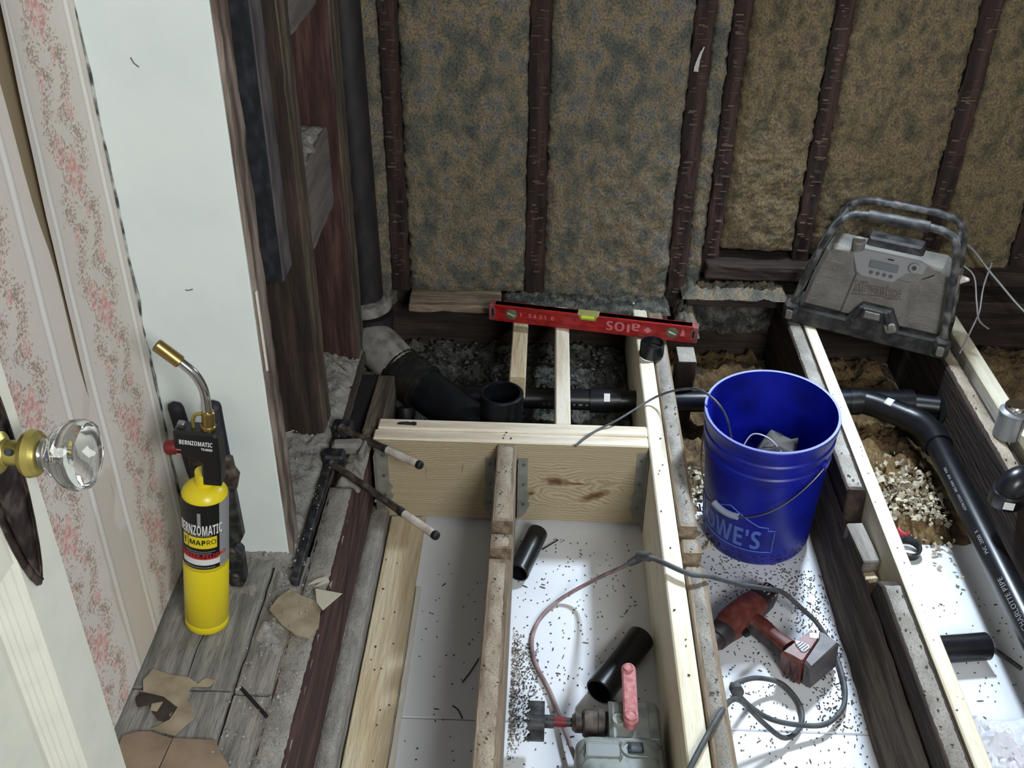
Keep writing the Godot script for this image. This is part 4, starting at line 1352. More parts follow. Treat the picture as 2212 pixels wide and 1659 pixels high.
func torch() -> void:
	var turn := Basis(Vector3(0, 0, 1), -0.128) * Basis(Vector3.RIGHT, -0.03)
	var t := thing("gas_torch", "yellow gas cylinder with black torch head and bent brass tube", "torch", Vector3(-0.599, 0.004, -1.345), turn)
	var r := 0.0395
	var s := S()
	lathe(s, [Vector2(0, 0.002), Vector2(r - 0.003, 0), Vector2(r, 0.004), Vector2(r, 0.016), Vector2(r - 0.001, 0.0175), Vector2(r, 0.019), Vector2(r, 0.152), Vector2(r - 0.001, 0.154), Vector2(r, 0.156), Vector2(r, 0.302), Vector2(r - 0.002, 0.309), Vector2(r - 0.007, 0.317), Vector2(r - 0.015, 0.323), Vector2(0.014, 0.327), Vector2(0.0, 0.328)], 48, Transform3D.IDENTITY, 0.9)
	var cyl := obj("cylinder", s, M["yellow"], t)
	s = S()
	wrapped(s, r, -1.300, 0.900, 0.164, 0.306, 0.0004, 22)
	obj("label_band", s, M["black_print"], cyl)
	s = S()
	wrapped(s, r, 0.900, 2.150, 0.164, 0.306, 0.0004, 14)
	obj("label_side", s, M["grey_print"], cyl)
	s = S()
	text(s, "BERNZOMATIC", 0.021, 0.0004, Transform3D(Basis(Vector3.UP, 0.010), Vector3(0, 0.252, 0)), r + 0.0006, 0.40)
	obj("lettering", s, M["white_print"], cyl)
	s = S()
	wrapped(s, r + 0.0004, -0.050, 0.090, 0.263, 0.29, 0.0006, 4)
	obj("flame_mark", s, M["grey_print"], cyl)
	for k in [[0.2395, -0.75, 0.55, 0.0012], [0.204, -0.65, 0.7, 0.0012], [0.200, -0.55, 0.55, 0.0012], [0.1675, -0.7, 0.7, 0.0016]]:
		s = S()
		for i in 12:
			var a0: float = lerpf(k[1], k[2], i / 12.0)
			wrapped(s, r + 0.0004, a0, a0 + (k[2] - k[1]) / 15.0, k[0], k[0] + k[3], 0.0004, 1)
		obj("print_line", s, M["grey_print"], cyl)
	s = S()
	wrapped(s, r + 0.0004, -0.800, 0.770, 0.212, 0.237, 0.0004, 16)
	obj("label_bar", s, M["yellow"], cyl)
	s = S()
	text(s, "MAP", 0.010, 0.0004, Transform3D(Basis(Vector3.UP, -0.08), Vector3(0, 0.225, 0)), r + 0.001, 1.0)
	text(s, "PRO", 0.010, 0.0004, Transform3D(Basis(Vector3.UP, 0.42), Vector3(0, 0.226, 0)), r + 0.001, 1.0, false)
	obj("lettering", s, M["black_print"], cyl)
	s = S()
	text(s, "!", 0.013, 0.0004, Transform3D(Basis(Vector3.UP, -0.66), Vector3(0, 0.225, 0)), r + 0.001, 1.0)
	wrapped(s, r + 0.0006, -0.520, -0.490, 0.212, 0.237, 0.0004, 2)
	obj("warning_mark", s, M["black_print"], cyl)
	s = S()
	wrapped(s, r + 0.0004, -0.850, 0.900, 0.174, 0.189, 0.0004, 16)
	obj("label_bar", s, M["white_print"], cyl)
	s = S()
	text(s, "DANGER-PELIGRO", 0.0085, 0.0004, Transform3D(Basis(Vector3.UP, 0.100), Vector3(0, 0.194, 0)), r + 0.0008, 0.9)
	wrapped(s, r + 0.0006, -0.850, 0.850, 0.187, 0.1895, 0.0004, 12)
	obj("lettering", s, M["red_print"], cyl)
	# head
	s = S()
	lathe(s, [Vector2(0, 0.325), Vector2(0.016, 0.325), Vector2(0.016, 0.35), Vector2(0, 0.35)], 24)
	obj("valve_neck", s, M["yellow"], t)
	s = S()
	extrude(s, PackedVector2Array([Vector2(0.001, 0.332), Vector2(0.032, 0.334), Vector2(0.032, 0.375), Vector2(0.027, 0.435), Vector2(0.022, 0.441), Vector2(-0.042, 0.437), Vector2(-0.046, 0.433), Vector2(-0.043, 0.400), Vector2(-0.034, 0.388), Vector2(-0.010, 0.384), Vector2(0.0, 0.376)]), 0.036, 0.004)
	var head := obj("torch_head", s, M["black_plastic"], t)
	s = S()
	text(s, "BERNZOMATIC", 0.0085, 0.0004, Transform3D(Basis(Vector3(0, 0, 1), 0.02), Vector3(-0.008, 0.419, 0.0184)), 0.0, 0.66)
	text(s, "TS4000", 0.0045, 0.0004, Transform3D(Basis.IDENTITY, Vector3(0.010, 0.409, 0.0184)), 0.0, 0.9)
	obj("lettering", s, M["white_print"], head)
	s = S()
	lathe(s, [Vector2(0, 0), Vector2(0.011, 0), Vector2(0.0125, 0.004), Vector2(0.0125, 0.019), Vector2(0.009, 0.023), Vector2(0, 0.023)], 20, along(Vector3(-0.040, 0.397, 0.004), Vector3(-0.070, 0.392, 0.006)))
	obj("red_button", s, mott("button_red", ntex("button_red", 96, 0.03, [Color(0.36, 0.06, 0.07), Color(0.50, 0.10, 0.11)], 64, 3), Vector3(12, 12, 12), 0.5), t)
	s = S()
	for i in 2:
		rbox(s, Vector3(-0.036, 0.402 - 0.009 * i, 0.0182), Vector3(0.008, 0.002, 0.0006), 0.0002)
	obj("button_marks", s, M["pink_print"], head)
	s = S()
	rbox(s, Vector3(-0.036, 0.440, 0.0), Vector3(0.012, 0.012, 0.012), 0.002)
	obj("igniter", s, M["steel"], t)
	# burner tube
	var p := spl([Vector3(0.008, 0.438, 0), Vector3(0.006, 0.475, 0), Vector3(0.002, 0.512, 0.0), Vector3(-0.012, 0.541, 0), Vector3(-0.038, 0.564, 0)], 7)
	s = S()
	tube(s, p, 0.0078, 18)
	obj("burner_tube", s, M["chrome"], t)
	s = S()
	lathe(s, [Vector2(0, 0), Vector2(0.0125, 0), Vector2(0.0125, 0.007), Vector2(0.0105, 0.009), Vector2(0.0105, 0.034), Vector2(0.0085, 0.036), Vector2(0, 0.036)], 24, Transform3D(Basis.IDENTITY, Vector3(0.008, 0.438, 0)))
	obj("brass_collar", s, M["brass"], t)
	s = S()
	pipe(s, 0.0108, 0.0025, 0.046, along(Vector3(-0.034, 0.560, 0), Vector3(-0.0785, 0.592, 0.0)), 24)
	obj("burner_tip", s, M["brass"], t)
	s = S()
	tube(s, spl([Vector3(-0.016, 0.438, 0.0), Vector3(-0.017, 0.452, 0), Vector3(-0.012, 0.464, 0), Vector3(0.002, 0.468, 0)], 6), 0.0033, 12)
	obj("gas_loop", s, M["old_brass"], t)


func crimper() -> void:
	# long handled crimping tool standing on its head, leaning in the corner behind the torch
	var t := wthing("crimp_tool", "navy handled crimping tool leaning in the corner behind the yellow torch", "tool", Vector3(-0.59, 0.0, -1.47))
	var s := S()
	var grip := func(a: Vector3, b: Vector3, w0: float, w1: float):
		var q := S()
		var rings := []
		for i in 29:
			var k := i / 28.0
			var c := a.lerp(b, k)
			var w := lerpf(w0, w1, smoothstep(0, 1, k)) * (sqrt(maxf(0.02, 1.0 - pow((k - 0.93) / 0.07, 2.0))) if k > 0.93 else 1.0) * (0.9 + 0.1 * smoothstep(0, 0.15, k))
			var ring := PackedVector3Array()
			for m in 18:
				var an := TAU * m / 18
				ring.append(c + Vector3(cos(an) * maxf(w, 0.0008), 0, sin(an) * maxf(w * 0.75, 0.0008)))
			rings.append(ring)
		loft(q, rings)
		return q
	var g1 := obj("handle", grip.call(Vector3(-0.5655, 0.235, -1.472), Vector3(-0.577, 0.390, -1.507), 0.0165, 0.0145), M["navy_grip"], t)
	var g2 := obj("handle", grip.call(Vector3(-0.616, 0.232, -1.472), Vector3(-0.646, 0.386, -1.505), 0.0165, 0.0145), M["navy_grip"], t)
	s = S()
	tube(s, spl([Vector3(-0.577, 0.370, -1.490), Vector3(-0.578, 0.33, -1.482), Vector3(-0.568, 0.28, -1.469), Vector3(-0.560, 0.250, -1.459)], 5), 0.0015, 6)
	obj("grip_seam", s, M["black_plastic"], g1)
	s = S()
	extrude(s, PackedVector2Array([Vector2(-0.578, 0.180), Vector2(-0.545, 0.175), Vector2(-0.538, 0.205), Vector2(-0.546, 0.220), Vector2(-0.548, 0.240), Vector2(-0.578, 0.250)]), 0.020, 0.004, Transform3D(Basis(Vector3.RIGHT, -0.15), Vector3(0, 0.05, -1.441)))
	obj("pivot_arm", s, M["rusty_steel"], t)
	s = S()
	extrude(s, PackedVector2Array([Vector2(-0.625, 0.19), Vector2(-0.592, 0.19), Vector2(-0.592, 0.26), Vector2(-0.617, 0.27), Vector2(-0.628, 0.24)]), 0.020, 0.004, Transform3D(Basis(Vector3.RIGHT, -0.15), Vector3(0, 0.05, -1.441)))
	obj("pivot_arm", s, M["rusty_steel"], t)
	s = S()
	extrude(s, PackedVector2Array([Vector2(-0.578, 0.205), Vector2(-0.549, 0.205), Vector2(-0.545, 0.10), Vector2(-0.553, 0.085), Vector2(-0.580, 0.085)]), 0.022, 0.003, Transform3D(Basis(Vector3.RIGHT, -0.06), Vector3(0, 0.014, -1.456)))
	obj("jaw", s, M["dark_steel"], t)
	s = S()
	extrude(s, PackedVector2Array([Vector2(-0.582, 0.10), Vector2(-0.556, 0.105), Vector2(-0.546, 0.09), Vector2(-0.548, 0.016), Vector2(-0.557, 0.001), Vector2(-0.578, 0.002), Vector2(-0.592, 0.03), Vector2(-0.588, 0.05), Vector2(-0.575, 0.045), Vector2(-0.570, 0.055), Vector2(-0.578, 0.064)]), 0.026, 0.003, Transform3D(Basis.IDENTITY, Vector3(0, 0.0, -1.447)))
	obj("jaw", s, M["dark_steel"], t)
	for y in [0.205, 0.093, 0.03]:
		s = S()
		var at := Vector3(-0.563 - 0.002 * (y < 0.05 as int), y, -1.4345)
		lathe(s, [Vector2(0, 0.006), Vector2(0.006, 0.006), Vector2(0.009, 0.003), Vector2(0.009, -0.02), Vector2(0, -0.02)], 18, along(at, at + Vector3(0, 0, 1)))
		obj("pivot_bolt", s, M["rusty_steel"], t)


func bar_clamp() -> void:
	var t := wthing("bar_clamp", "black bar clamp over the broken beam, two crank rods with white sleeves", "clamp", Vector3(-0.43, 0.0, -1.85))
	var s := S()
	# flat steel bar with punched notches along the beam
	rbox(s, Vector3(-0.4585, 0.004, -1.70), Vector3(0.016, 0.022, 0.50), 0.002)
	obj("bar", s, M["dark_steel"], t)
	s = S()
	for i in 7:
		rbox(s, Vector3(-0.4600, 0.0148, -1.50 - 0.05 * i), Vector3(0.006, 0.001, 0.024), 0.0004)
	obj("notches", s, M["cast_iron"], t).set_meta("kind", "stuff")
	for z in [-1.945, -1.833]:
		s = S()
		rbox(s, Vector3(-0.448, 0.012, z), Vector3(0.046, 0.036, 0.038), 0.005)
		obj("jaw_head", s, M["dark_steel"], t)
	s = S()
	rbox(s, Vector3(-0.424, 0.020, -1.868), Vector3(0.070, 0.030, 0.032), 0.007, Basis(Vector3.UP, 0.12))
	obj("sliding_block", s, M["dusty_iron"], t)
	s = S()
	rbox(s, Vector3(-0.387, 0.018, -1.855), Vector3(0.010, 0.030, 0.050), 0.003, Basis(Vector3.UP, -0.1))
	obj("pad", s, M["dusty_iron"], t)
	s = S()
	rbox(s, Vector3(-0.464, 0.018, -1.838), Vector3(0.022, 0.022, 0.022), 0.003)
	obj("release_nut", s, M["dark_steel"], t)
	# two crank rods
	for k in [[Vector3(-0.447, 0.028, -1.925), Vector3(-0.250, 0.026, -1.800), 0.55], [Vector3(-0.449, 0.010, -1.815), Vector3(-0.193, 0.000, -1.598), 0.66]]:
		var a: Vector3 = k[0]
		var b: Vector3 = k[1]
		s = S()
		tube(s, [a, a.lerp(b, k[2])], 0.0082, 16)
		var rod := obj("crank_rod", s, M["rusty_steel"], t)
		s = S()
		lathe(s, [Vector2(0, 0), Vector2(0.0105, 0.002), Vector2(0.0125, 0.007), Vector2(0.0105, 0.013), Vector2(0, 0.015)], 18, along(a - (b - a).normalized() * 0.008, b))
		obj("rod_knob", s, M["rusty_steel"], rod)
		s = S()
		tube(s, [a.lerp(b, k[2] - 0.01), a.lerp(b, k[2] + 0.035)], 0.0095, 16)
		obj("rod_collar", s, M["dark_steel"], rod)
		s = S()
		tube(s, [a.lerp(b, k[2] + 0.035), a.lerp(b, 0.955)], 0.0088, 18)
		obj("white_sleeve", s, mott("sleeve", ntex("sleeve", 97, 0.03, [Color(0.62, 0.57, 0.53), Color(0.78, 0.74, 0.70), Color(0.83, 0.80, 0.76)], 64, 3), Vector3(14, 14, 14), 0.8), rod)
		s = S()
		lathe(s, [Vector2(0, 0), Vector2(0.0085, 0), Vector2(0.0098, 0.002), Vector2(0.0098, 0.010), Vector2(0.0075, 0.0115), Vector2(0.0075, 0.013), Vector2(0, 0.0135)], 20, along(a.lerp(b, 0.955), b))
		obj("end_cap", s, M["dark_steel"], rod)
	# small lump of old wood caught under the clamp
	s = S()
	layer(s, -0.445, -0.385, -1.98, -1.77, -0.03, 0.035, 22, 0.008, 0.02)
	tag(obj("plaster_lump", s, M["joist_dust"]), "lumpy grey plaster packed between the clamp jaws and beam", "plaster")


# ---------------------------------------------------------------- bucket
func bucket() -> void:
	var base := Vector3(0.540, -0.2405, -1.935)
	var tilt := Basis(Vector3.RIGHT, 0.065) * Basis(Vector3(0, 0, 1), 0.045)
	var t := thing("bucket", "blue plastic bucket with store lettering and wire bail, between the joists", "bucket", base, tilt)
	var s := S()
	lathe(s, [Vector2(0, 0.004), Vector2(0.118, 0.0), Vector2(0.1235, 0.003), Vector2(0.126, 0.012), Vector2(0.1385, 0.262), Vector2(0.1425, 0.264), Vector2(0.1425, 0.282), Vector2(0.1395, 0.286), Vector2(0.1405, 0.304), Vector2(0.1455, 0.306), Vector2(0.1455, 0.322), Vector2(0.1425, 0.326), Vector2(0.1440, 0.350), Vector2(0.1485, 0.352), Vector2(0.1492, 0.366), Vector2(0.1470, 0.3695), Vector2(0.1425, 0.3690), Vector2(0.1415, 0.360), Vector2(0.1245, 0.010), Vector2(0.0, 0.008)], 72, Transform3D.IDENTITY, 0.55)
	var body := obj("shell", s, M["blue_plastic"], t)
	s = S()
	lathe(s, [Vector2(0.1450, 0.3692), Vector2(0.1466, 0.3704), Vector2(0.1484, 0.3692), Vector2(0.1484, 0.3680), Vector2(0.1450, 0.3680), Vector2(0.1450, 0.3692)], 72)
	obj("rim_highlight", s, flat_mat("rim_highlight_blue", Color(0.55, 0.60, 0.86), 0.5), body)  # pale ring paints the highlight along the rim
	# dirt round the foot
	s = S()
	var r_at := func(y: float): return 0.126 + (y - 0.012) / 0.25 * 0.0125
	for i in 150:
		var a := -1.9 + 3.8 * R.randf()
		var y := 0.012 + 0.05 * R.randf() * R.randf()
		var w := R.randf_range(0.01, 0.06)
		wrapped(s, r_at.call(y), a, a + w, y, y + R.randf_range(0.001, 0.004), 0.0002, 2)
	obj("mud_specks", s, flat_mat("mud", Color(0.10, 0.09, 0.16), 0.9), body).set_meta("kind", "stuff")
	# lettering and the gabled outline round it
	var c := -0.70
	s = S()
	text(s, "LOWE'S", 0.058, 0.0005, Transform3D(Basis(Vector3.UP, -0.81), Vector3(0, 0.087, 0)), 0.1303, 0.64, true, false, "Droid Sans", 0.05)
	obj("lettering", s, M["logo_blue"], body)
	s = S()
	var pts := []
	for p in [[-1.62, 0.050], [-1.62, 0.128], [-1.30, 0.128], [-0.70, 0.176], [-0.18, 0.134], [-0.02, 0.132], [-0.02, 0.122], [0.10, 0.122], [0.10, 0.050]]:
		pts.append(Vector2(p[0], p[1]))
	pts.append(pts[0])
	var line := []
	for i in pts.size() - 1:
		var n := maxi(2, int(absf(pts[i + 1].x - pts[i].x) / 0.06))
		for k in n:
			var q: Vector2 = pts[i].lerp(pts[i + 1], float(k) / n)
			var rr: float = r_at.call(q.y) + 0.0003
			line.append(Vector3(sin(q.x) * rr, q.y, cos(q.x) * rr))
	line.append(line[0])
	tube(s, line, 0.0014, 6)
	obj("logo_outline", s, M["logo_blue"], body)
	# bail: ears, wire and grip
	var e0 := 0.80
	for e in [e0, e0 - PI]:
		s = S()
		var at := Vector3(sin(e) * 0.142, 0.296, cos(e) * 0.142)
		lathe(s, [Vector2(0, 0.010), Vector2(0.008, 0.010), Vector2(0.012, 0.006), Vector2(0.012, -0.004), Vector2(0, -0.004)], 20, along(at, at + Vector3(sin(e), 0, cos(e))))
		obj("bail_ear", s, M["blue_plastic"], t)
	s = S()
	var w := []
	for i in 41:
		var k := i / 40.0
		var a := lerpf(e0, e0 - PI, k)
		var drop := 0.296 - 0.142 * pow(sin(PI * k), 1.2)
		var rr := 0.150 - 0.008 * sin(PI * k)
		w.append(Vector3(sin(a) * rr, drop, cos(a) * rr))
	tube(s, w, 0.0019, 8)
	obj("bail_wire", s, M["steel"], t)
	s = S()
	tube(s, w.slice(17, 24), 0.0078, 16)
	obj("bail_grip", s, flat_mat("grip_white", Color(0.62, 0.66, 0.76), 0.5), t)
	# what lies in it: a grey clump with a loop of wire
	s = S()
	lathe(s, [Vector2(0, 0.262), Vector2(0.035, 0.255), Vector2(0.052, 0.215), Vector2(0.05, 0.09), Vector2(0.045, 0.012), Vector2(0, 0.012)], 20, Transform3D(tilt, base + Vector3(0.03, 0, -0.02)), 2.0, func(q): return q + Vector3(nz(q, 24), nz(q + Vector3(3, 0, 0), 24), nz(q + Vector3(0, 3, 0), 24)) * 0.03 + q.normalized() * 0.012 * nz(q, 60))
	tag(obj("rag_bundle", s, flat_mat("bundle_grey", Color(0.25, 0.235, 0.225), 0.9)), "grey dusty bundle lying inside the blue bucket", "bundle")
	s = S()
	tube(s, spl([Vector3(0.475, 0.0, -1.93), Vector3(0.50, 0.03, -1.95), Vector3(0.54, 0.028, -1.93), Vector3(0.575, 0.0, -1.88)], 6), 0.0018, 8)
	tag(obj("wire_loop", s, M["wire"]), "thin pale wire loop on the bundle inside the bucket", "wire")
	# cable from the header over the joists into the bucket
	s = S()
	var cab := spl([Vector3(0.092, 0.006, -1.915), Vector3(0.115, 0.005, -1.95), Vector3(0.150, 0.006, -1.985), Vector3(0.195, 0.016, -2.012), Vector3(0.262, 0.010, -2.09), Vector3(0.30, 0.03, -2.10), Vector3(0.338, 0.07, -2.065), Vector3(0.368, 0.132, -1.975), Vector3(0.398, 0.137, -1.925), Vector3(0.425, 0.10, -1.92), Vector3(0.445, 0.04, -1.93), Vector3(0.47, -0.06, -1.94), Vector3(0.48, -0.20, -1.94)], 6)
	tube(s, cab, 0.0028, 8)
	tag(obj("grey_cable", s, M["cord"]), "thin grey cable running from the header into the blue bucket", "cable")


# ---------------------------------------------------------------- radio
func radio() -> void:
	var dx := Vector3(0.899, 0.0, 0.438).normalized()
	var b := Basis(dx, Vector3.UP, dx.cross(Vector3.UP))
	var t := thing("jobsite_radio", "dusty grey jobsite radio in a black tube cage, on the right joists", "radio", Vector3(0.688, 0.004, -2.525), b)
	# x along the front, y up, z towards the camera (front face at z = 0)
	var s := S()
	extrude(s, PackedVector2Array([Vector2(-0.012, 0.008), Vector2(0.0, 0.0), Vector2(0.405, 0.0), Vector2(0.418, 0.01), Vector2(0.418, 0.045), Vector2(0.405, 0.055), Vector2(0.29, 0.052), Vector2(0.262, 0.105), Vector2(0.185, 0.105), Vector2(0.150, 0.052), Vector2(0.002, 0.052), Vector2(-0.012, 0.046)]), 0.035, 0.006, Transform3D(Basis.IDENTITY, Vector3(0, 0, -0.010)))
	obj("front_bumper", s, M["radio_black"], t)
	s = S()
	extrude(s, PackedVector2Array([Vector2(-0.005, 0.0), Vector2(0.412, 0.0), Vector2(0.412, 0.05), Vector2(-0.005, 0.05)]), 0.10, 0.006, Transform3D(Basis.IDENTITY, Vector3(0, 0.001, -0.076)))
	obj("base", s, M["radio_black"], t)
	for x in [0.004, 0.402]:
		s = S()
		rbox(s, Vector3(x, 0.036, -0.004), Vector3(0.040, 0.055, 0.045), 0.010, Basis.IDENTITY, 3)
		var cb := obj("corner_foot", s, M["radio_black"], t)
		s = S()
		rbox(s, Vector3(x, 0.030, 0.0185), Vector3(0.018, 0.028, 0.003), 0.004, Basis.IDENTITY, 2)
		obj("scuff", s, M["radio_grey"], cb)
	# body
	var fr := PackedVector2Array([Vector2(0.020, 0.045), Vector2(0.395, 0.045), Vector2(0.392, 0.12), Vector2(0.378, 0.225), Vector2(0.355, 0.243), Vector2(0.075, 0.243), Vector2(0.060, 0.225), Vector2(0.035, 0.13)])
	s = S()
	extrude(s, fr, 0.095, 0.012, Transform3D(Basis.IDENTITY, Vector3(0, 0, -0.068)))
	var body := obj("body", s, M["radio_grey"], t)
	# raised middle of the front and its sloping top
	s = S()
	extrude(s, PackedVector2Array([Vector2(0.13, 0.055), Vector2(0.30, 0.055), Vector2(0.292, 0.185), Vector2(0.15, 0.185)]), 0.010, 0.004, Transform3D(Basis.IDENTITY, Vector3(0, 0, -0.019)))
	obj("front_plate", s, M["radio_grey"], body)
	for side in [[0.042, 0.125], [0.302, 0.385]]:
		s = S()
		for i in 6:
			var y: float = 0.075 + 0.024 * i
			rbox(s, Vector3((side[0] + side[1]) / 2 + (0.004 if side[0] < 0.1 else -0.004) * (i / 2.5), y, -0.0205), Vector3(side[1] - side[0] - 0.006 * i, 0.005, 0.0025), 0.001)
		obj("speaker_ribs", s, M["radio_grey"], body)
	s = S()
	extrude(s, PackedVector2Array([Vector2(0.128, 0.232), Vector2(0.150, 0.182), Vector2(0.165, 0.174), Vector2(0.245, 0.174), Vector2(0.272, 0.205), Vector2(0.312, 0.212), Vector2(0.318, 0.238), Vector2(0.300, 0.247), Vector2(0.140, 0.247)]), 0.014, 0.003, Transform3D(Basis(Vector3.RIGHT, -0.22), Vector3(0, 0.006, 0.024)))
	var panel := obj("control_panel", s, flat_mat("radio_panel", Color(0.57, 0.57, 0.575), 0.5), t)
	s = S()
	rbox(s, Vector3(0.215, 0.216, -0.013), Vector3(0.072, 0.020, 0.003), 0.003, Basis(Vector3.RIGHT, -0.22), 2)
	obj("display", s, flat_mat("radio_display", Color(0.43, 0.45, 0.46), 0.35), panel)
	for i in 4:
		s = S()
		var at := Vector3(0.188 + 0.0165 * i, 0.194, -0.0098)
		lathe(s, [Vector2(0, 0.004), Vector2(0.0036, 0.004), Vector2(0.0046, 0.002), Vector2(0.0046, 0), Vector2(0, 0)], 12, along(at, at + Vector3(0, 0.22, 1)))
		obj("button", s, flat_mat("radio_button", Color(0.36, 0.36, 0.37), 0.6), panel)
	s = S()
	rbox(s, Vector3(0.228, 0.2365, -0.017), Vector3(0.016, 0.003, 0.003), 0.001, Basis(Vector3.RIGHT, -0.22))
	obj("badge", s, M["black_plastic"], panel)
	for k in [[Vector3(0.140, 0.247, -0.024), 0.017, 0.026, Vector3(0, 1.0, 0.25), "radio_grey"], [Vector3(0.288, 0.228, -0.018), 0.014, 0.008, Vector3(0, 0.3, 1), "radio_panel"]]:
		s = S()
		lathe(s, [Vector2(0, 0), Vector2(k[1], 0), Vector2(k[1], k[2] - 0.003), Vector2(k[1] - 0.003, k[2]), Vector2(0, k[2])], 22, along(k[0], k[0] + k[3]))
		var kn := obj("knob", s, M[k[4]], t)
		if k[2] < 0.01:
			s = S()
			lathe(s, [Vector2(0, 0.0095), Vector2(0.006, 0.0095), Vector2(0.006, 0.007), Vector2(0, 0.007)], 16, along(k[0], k[0] + k[3]))
			obj("knob_centre", s, M["radio_black"], kn)
	# slots beside the knob
	s = S()
	for i in 2:
		rbox(s, Vector3(0.330 - 0.008 * i, 0.213 - 0.006 * i, -0.0195), Vector3(0.022, 0.0025, 0.004), 0.001, Basis(Vector3(0, 0, 1), 0.6))
	obj("vents", s, M["radio_black"], body)
	# embossed script and the stroke under it
	s = S()
	text(s, "Milwaukee", 0.030, 0.003, Transform3D(Basis(Vector3(0, 0, 1), 0.06), Vector3(0.213, 0.147, -0.0125)), 0.0, 0.52, true, true, "Droid Serif")
	extrude(s, PackedVector2Array([Vector2(0.150, 0.120), Vector2(0.215, 0.124), Vector2(0.21, 0.119), Vector2(0.278, 0.135), Vector2(0.225, 0.128), Vector2(0.232, 0.132)]), 0.003, 0.0, Transform3D(Basis.IDENTITY, Vector3(0, 0, -0.0125)))
	obj("embossed_script", s, mott("script", ntex("script", 98, 0.05, [Color(0.40, 0.35, 0.33), Color(0.55, 0.51, 0.48)], 64, 3), Vector3(12, 12, 12), 0.8), body)
	# latch in the middle of the bumper
	s = S()
	extrude(s, PackedVector2Array([Vector2(0.186, 0.066), Vector2(0.248, 0.066), Vector2(0.245, 0.100), Vector2(0.190, 0.100)]), 0.012, 0.003, Transform3D(Basis.IDENTITY, Vector3(0, 0.002, 0.010)))
	var la := obj("latch", s, M["radio_black"], t)
	s = S()
	extrude(s, PackedVector2Array([Vector2(0.196, 0.074), Vector2(0.238, 0.074), Vector2(0.236, 0.094), Vector2(0.198, 0.094)]), 0.004, 0.0015, Transform3D(Basis.IDENTITY, Vector3(0, 0.001, 0.0175)))
	obj("latch_plate", s, M["radio_grey"], la)
	for x in [0.178, 0.256]:
		s = S()
		rbox(s, Vector3(x, 0.077, 0.010), Vector3(0.012, 0.055, 0.014), 0.004, Basis(Vector3(0, 0, 1), 0.35 * signf(0.217 - x) * -1.0))
		obj("latch_rib", s, M["radio_black"], t)
	s = S()
	rbox(s, Vector3(0.268, 0.058, 0.012), Vector3(0.030, 0.028, 0.010), 0.006, Basis(Vector3(0, 0, 1), 0.4), 2)
	obj("mud_patch", s, M["radio_grey"], t)
	# black insert in the top, behind the panel
	s = S()
	extrude(s, PackedVector2Array([Vector2(0.150, 0.236), Vector2(0.300, 0.236), Vector2(0.292, 0.268), Vector2(0.158, 0.268)]), 0.05, 0.006, Transform3D(Basis.IDENTITY, Vector3(0, 0, -0.085)))
	obj("battery_door", s, M["radio_black"], t)
	# roll cage
	for z in [0.0, -0.125]:
		s = S()
		var cage := spl([Vector3(0.006, 0.05, z * 1.0), Vector3(0.028, 0.150, z * 0.98), Vector3(0.056, 0.250, z * 0.92), Vector3(0.082, 0.312, z * 0.86 - 0.004), Vector3(0.118, 0.340, z * 0.8 - 0.01), Vector3(0.20, 0.347, z * 0.78 - 0.012), Vector3(0.30, 0.347, z * 0.78 - 0.012), Vector3(0.352, 0.338, z * 0.8 - 0.01), Vector3(0.374, 0.310, z * 0.86 - 0.004), Vector3(0.383, 0.250, z * 0.92), Vector3(0.393, 0.150, z * 0.98), Vector3(0.402, 0.05, z)], 6)
		tube(s, cage, 0.0105, 14)
		obj("cage_tube", s, M["cage"], t)
		if z == 0.0:
			s = S()
			tube(s, [Vector3(0.150, 0.3455, -0.012), Vector3(0.30, 0.347, -0.012)], 0.0145, 16)
			obj("cage_grip", s, M["radio_black"], t)
	for x in [[0.086, 0.315], [0.370, 0.314]]:
		s = S()
		tube(s, [Vector3(x[0], x[1], -0.006), Vector3(x[0], x[1], -0.105)], 0.008, 10)
		obj("cage_bar", s, M["cage"], t)
	s = S()
	extrude(s, PackedVector2Array([Vector2(-0.03, 0.045), Vector2(-0.13, 0.045), Vector2(-0.118, 0.21), Vector2(-0.04, 0.225)]), 0.016, 0.003, Transform3D(Basis(Vector3(0, 0, 1), Vector3.UP, Vector3(1, 0, 0)), Vector3(0.392, 0, 0)))
	obj("side_panel", s, M["radio_grey"], t)
	s = S()
	lathe(s, [Vector2(0, 0), Vector2(0.012, 0), Vector2(0.004, 0.022), Vector2(0, 0.022)], 14, along(Vector3(0.400, 0.205, -0.06), Vector3(0.43, 0.215, -0.05)))
	obj("socket_cap", s, M["white_plastic"], t)
	# wires behind it
	s = S()
	tube(s, spl([Vector3(1.10, 0.245, -2.56), Vector3(1.16, 0.21, -2.585), Vector3(1.23, 0.14, -2.55), Vector3(1.34, 0.05, -2.47), Vector3(1.50, 0.006, -2.40)], 8), 0.0035, 8)
	tag(obj("aerial_wire", s, M["wire"]), "long pale wire sloping from the radio to the right edge", "wire")
	s = S()
	tube(s, spl([Vector3(1.105, 0.205, -2.50), Vector3(1.135, 0.185, -2.47), Vector3(1.143, 0.13, -2.43), Vector3(1.156, 0.085, -2.415), Vector3(1.195, 0.05, -2.43)], 8), 0.0024, 8)
	tag(obj("wire_end", s, M["wire"]), "curved loose wire end hanging lowest beside the radio", "wire", "loose wire ends beside the radio")
	s = S()
	tube(s, spl([Vector3(1.195, 0.20, -2.52), Vector3(1.168, 0.155, -2.47), Vector3(1.162, 0.10, -2.44), Vector3(1.155, 0.075, -2.43), Vector3(1.11, 0.008, -2.37)], 8), 0.0024, 8)
	tag(obj("wire_end", s, M["wire"]), "bright upright wire end crossing the curved one beside the radio", "wire", "loose wire ends beside the radio")


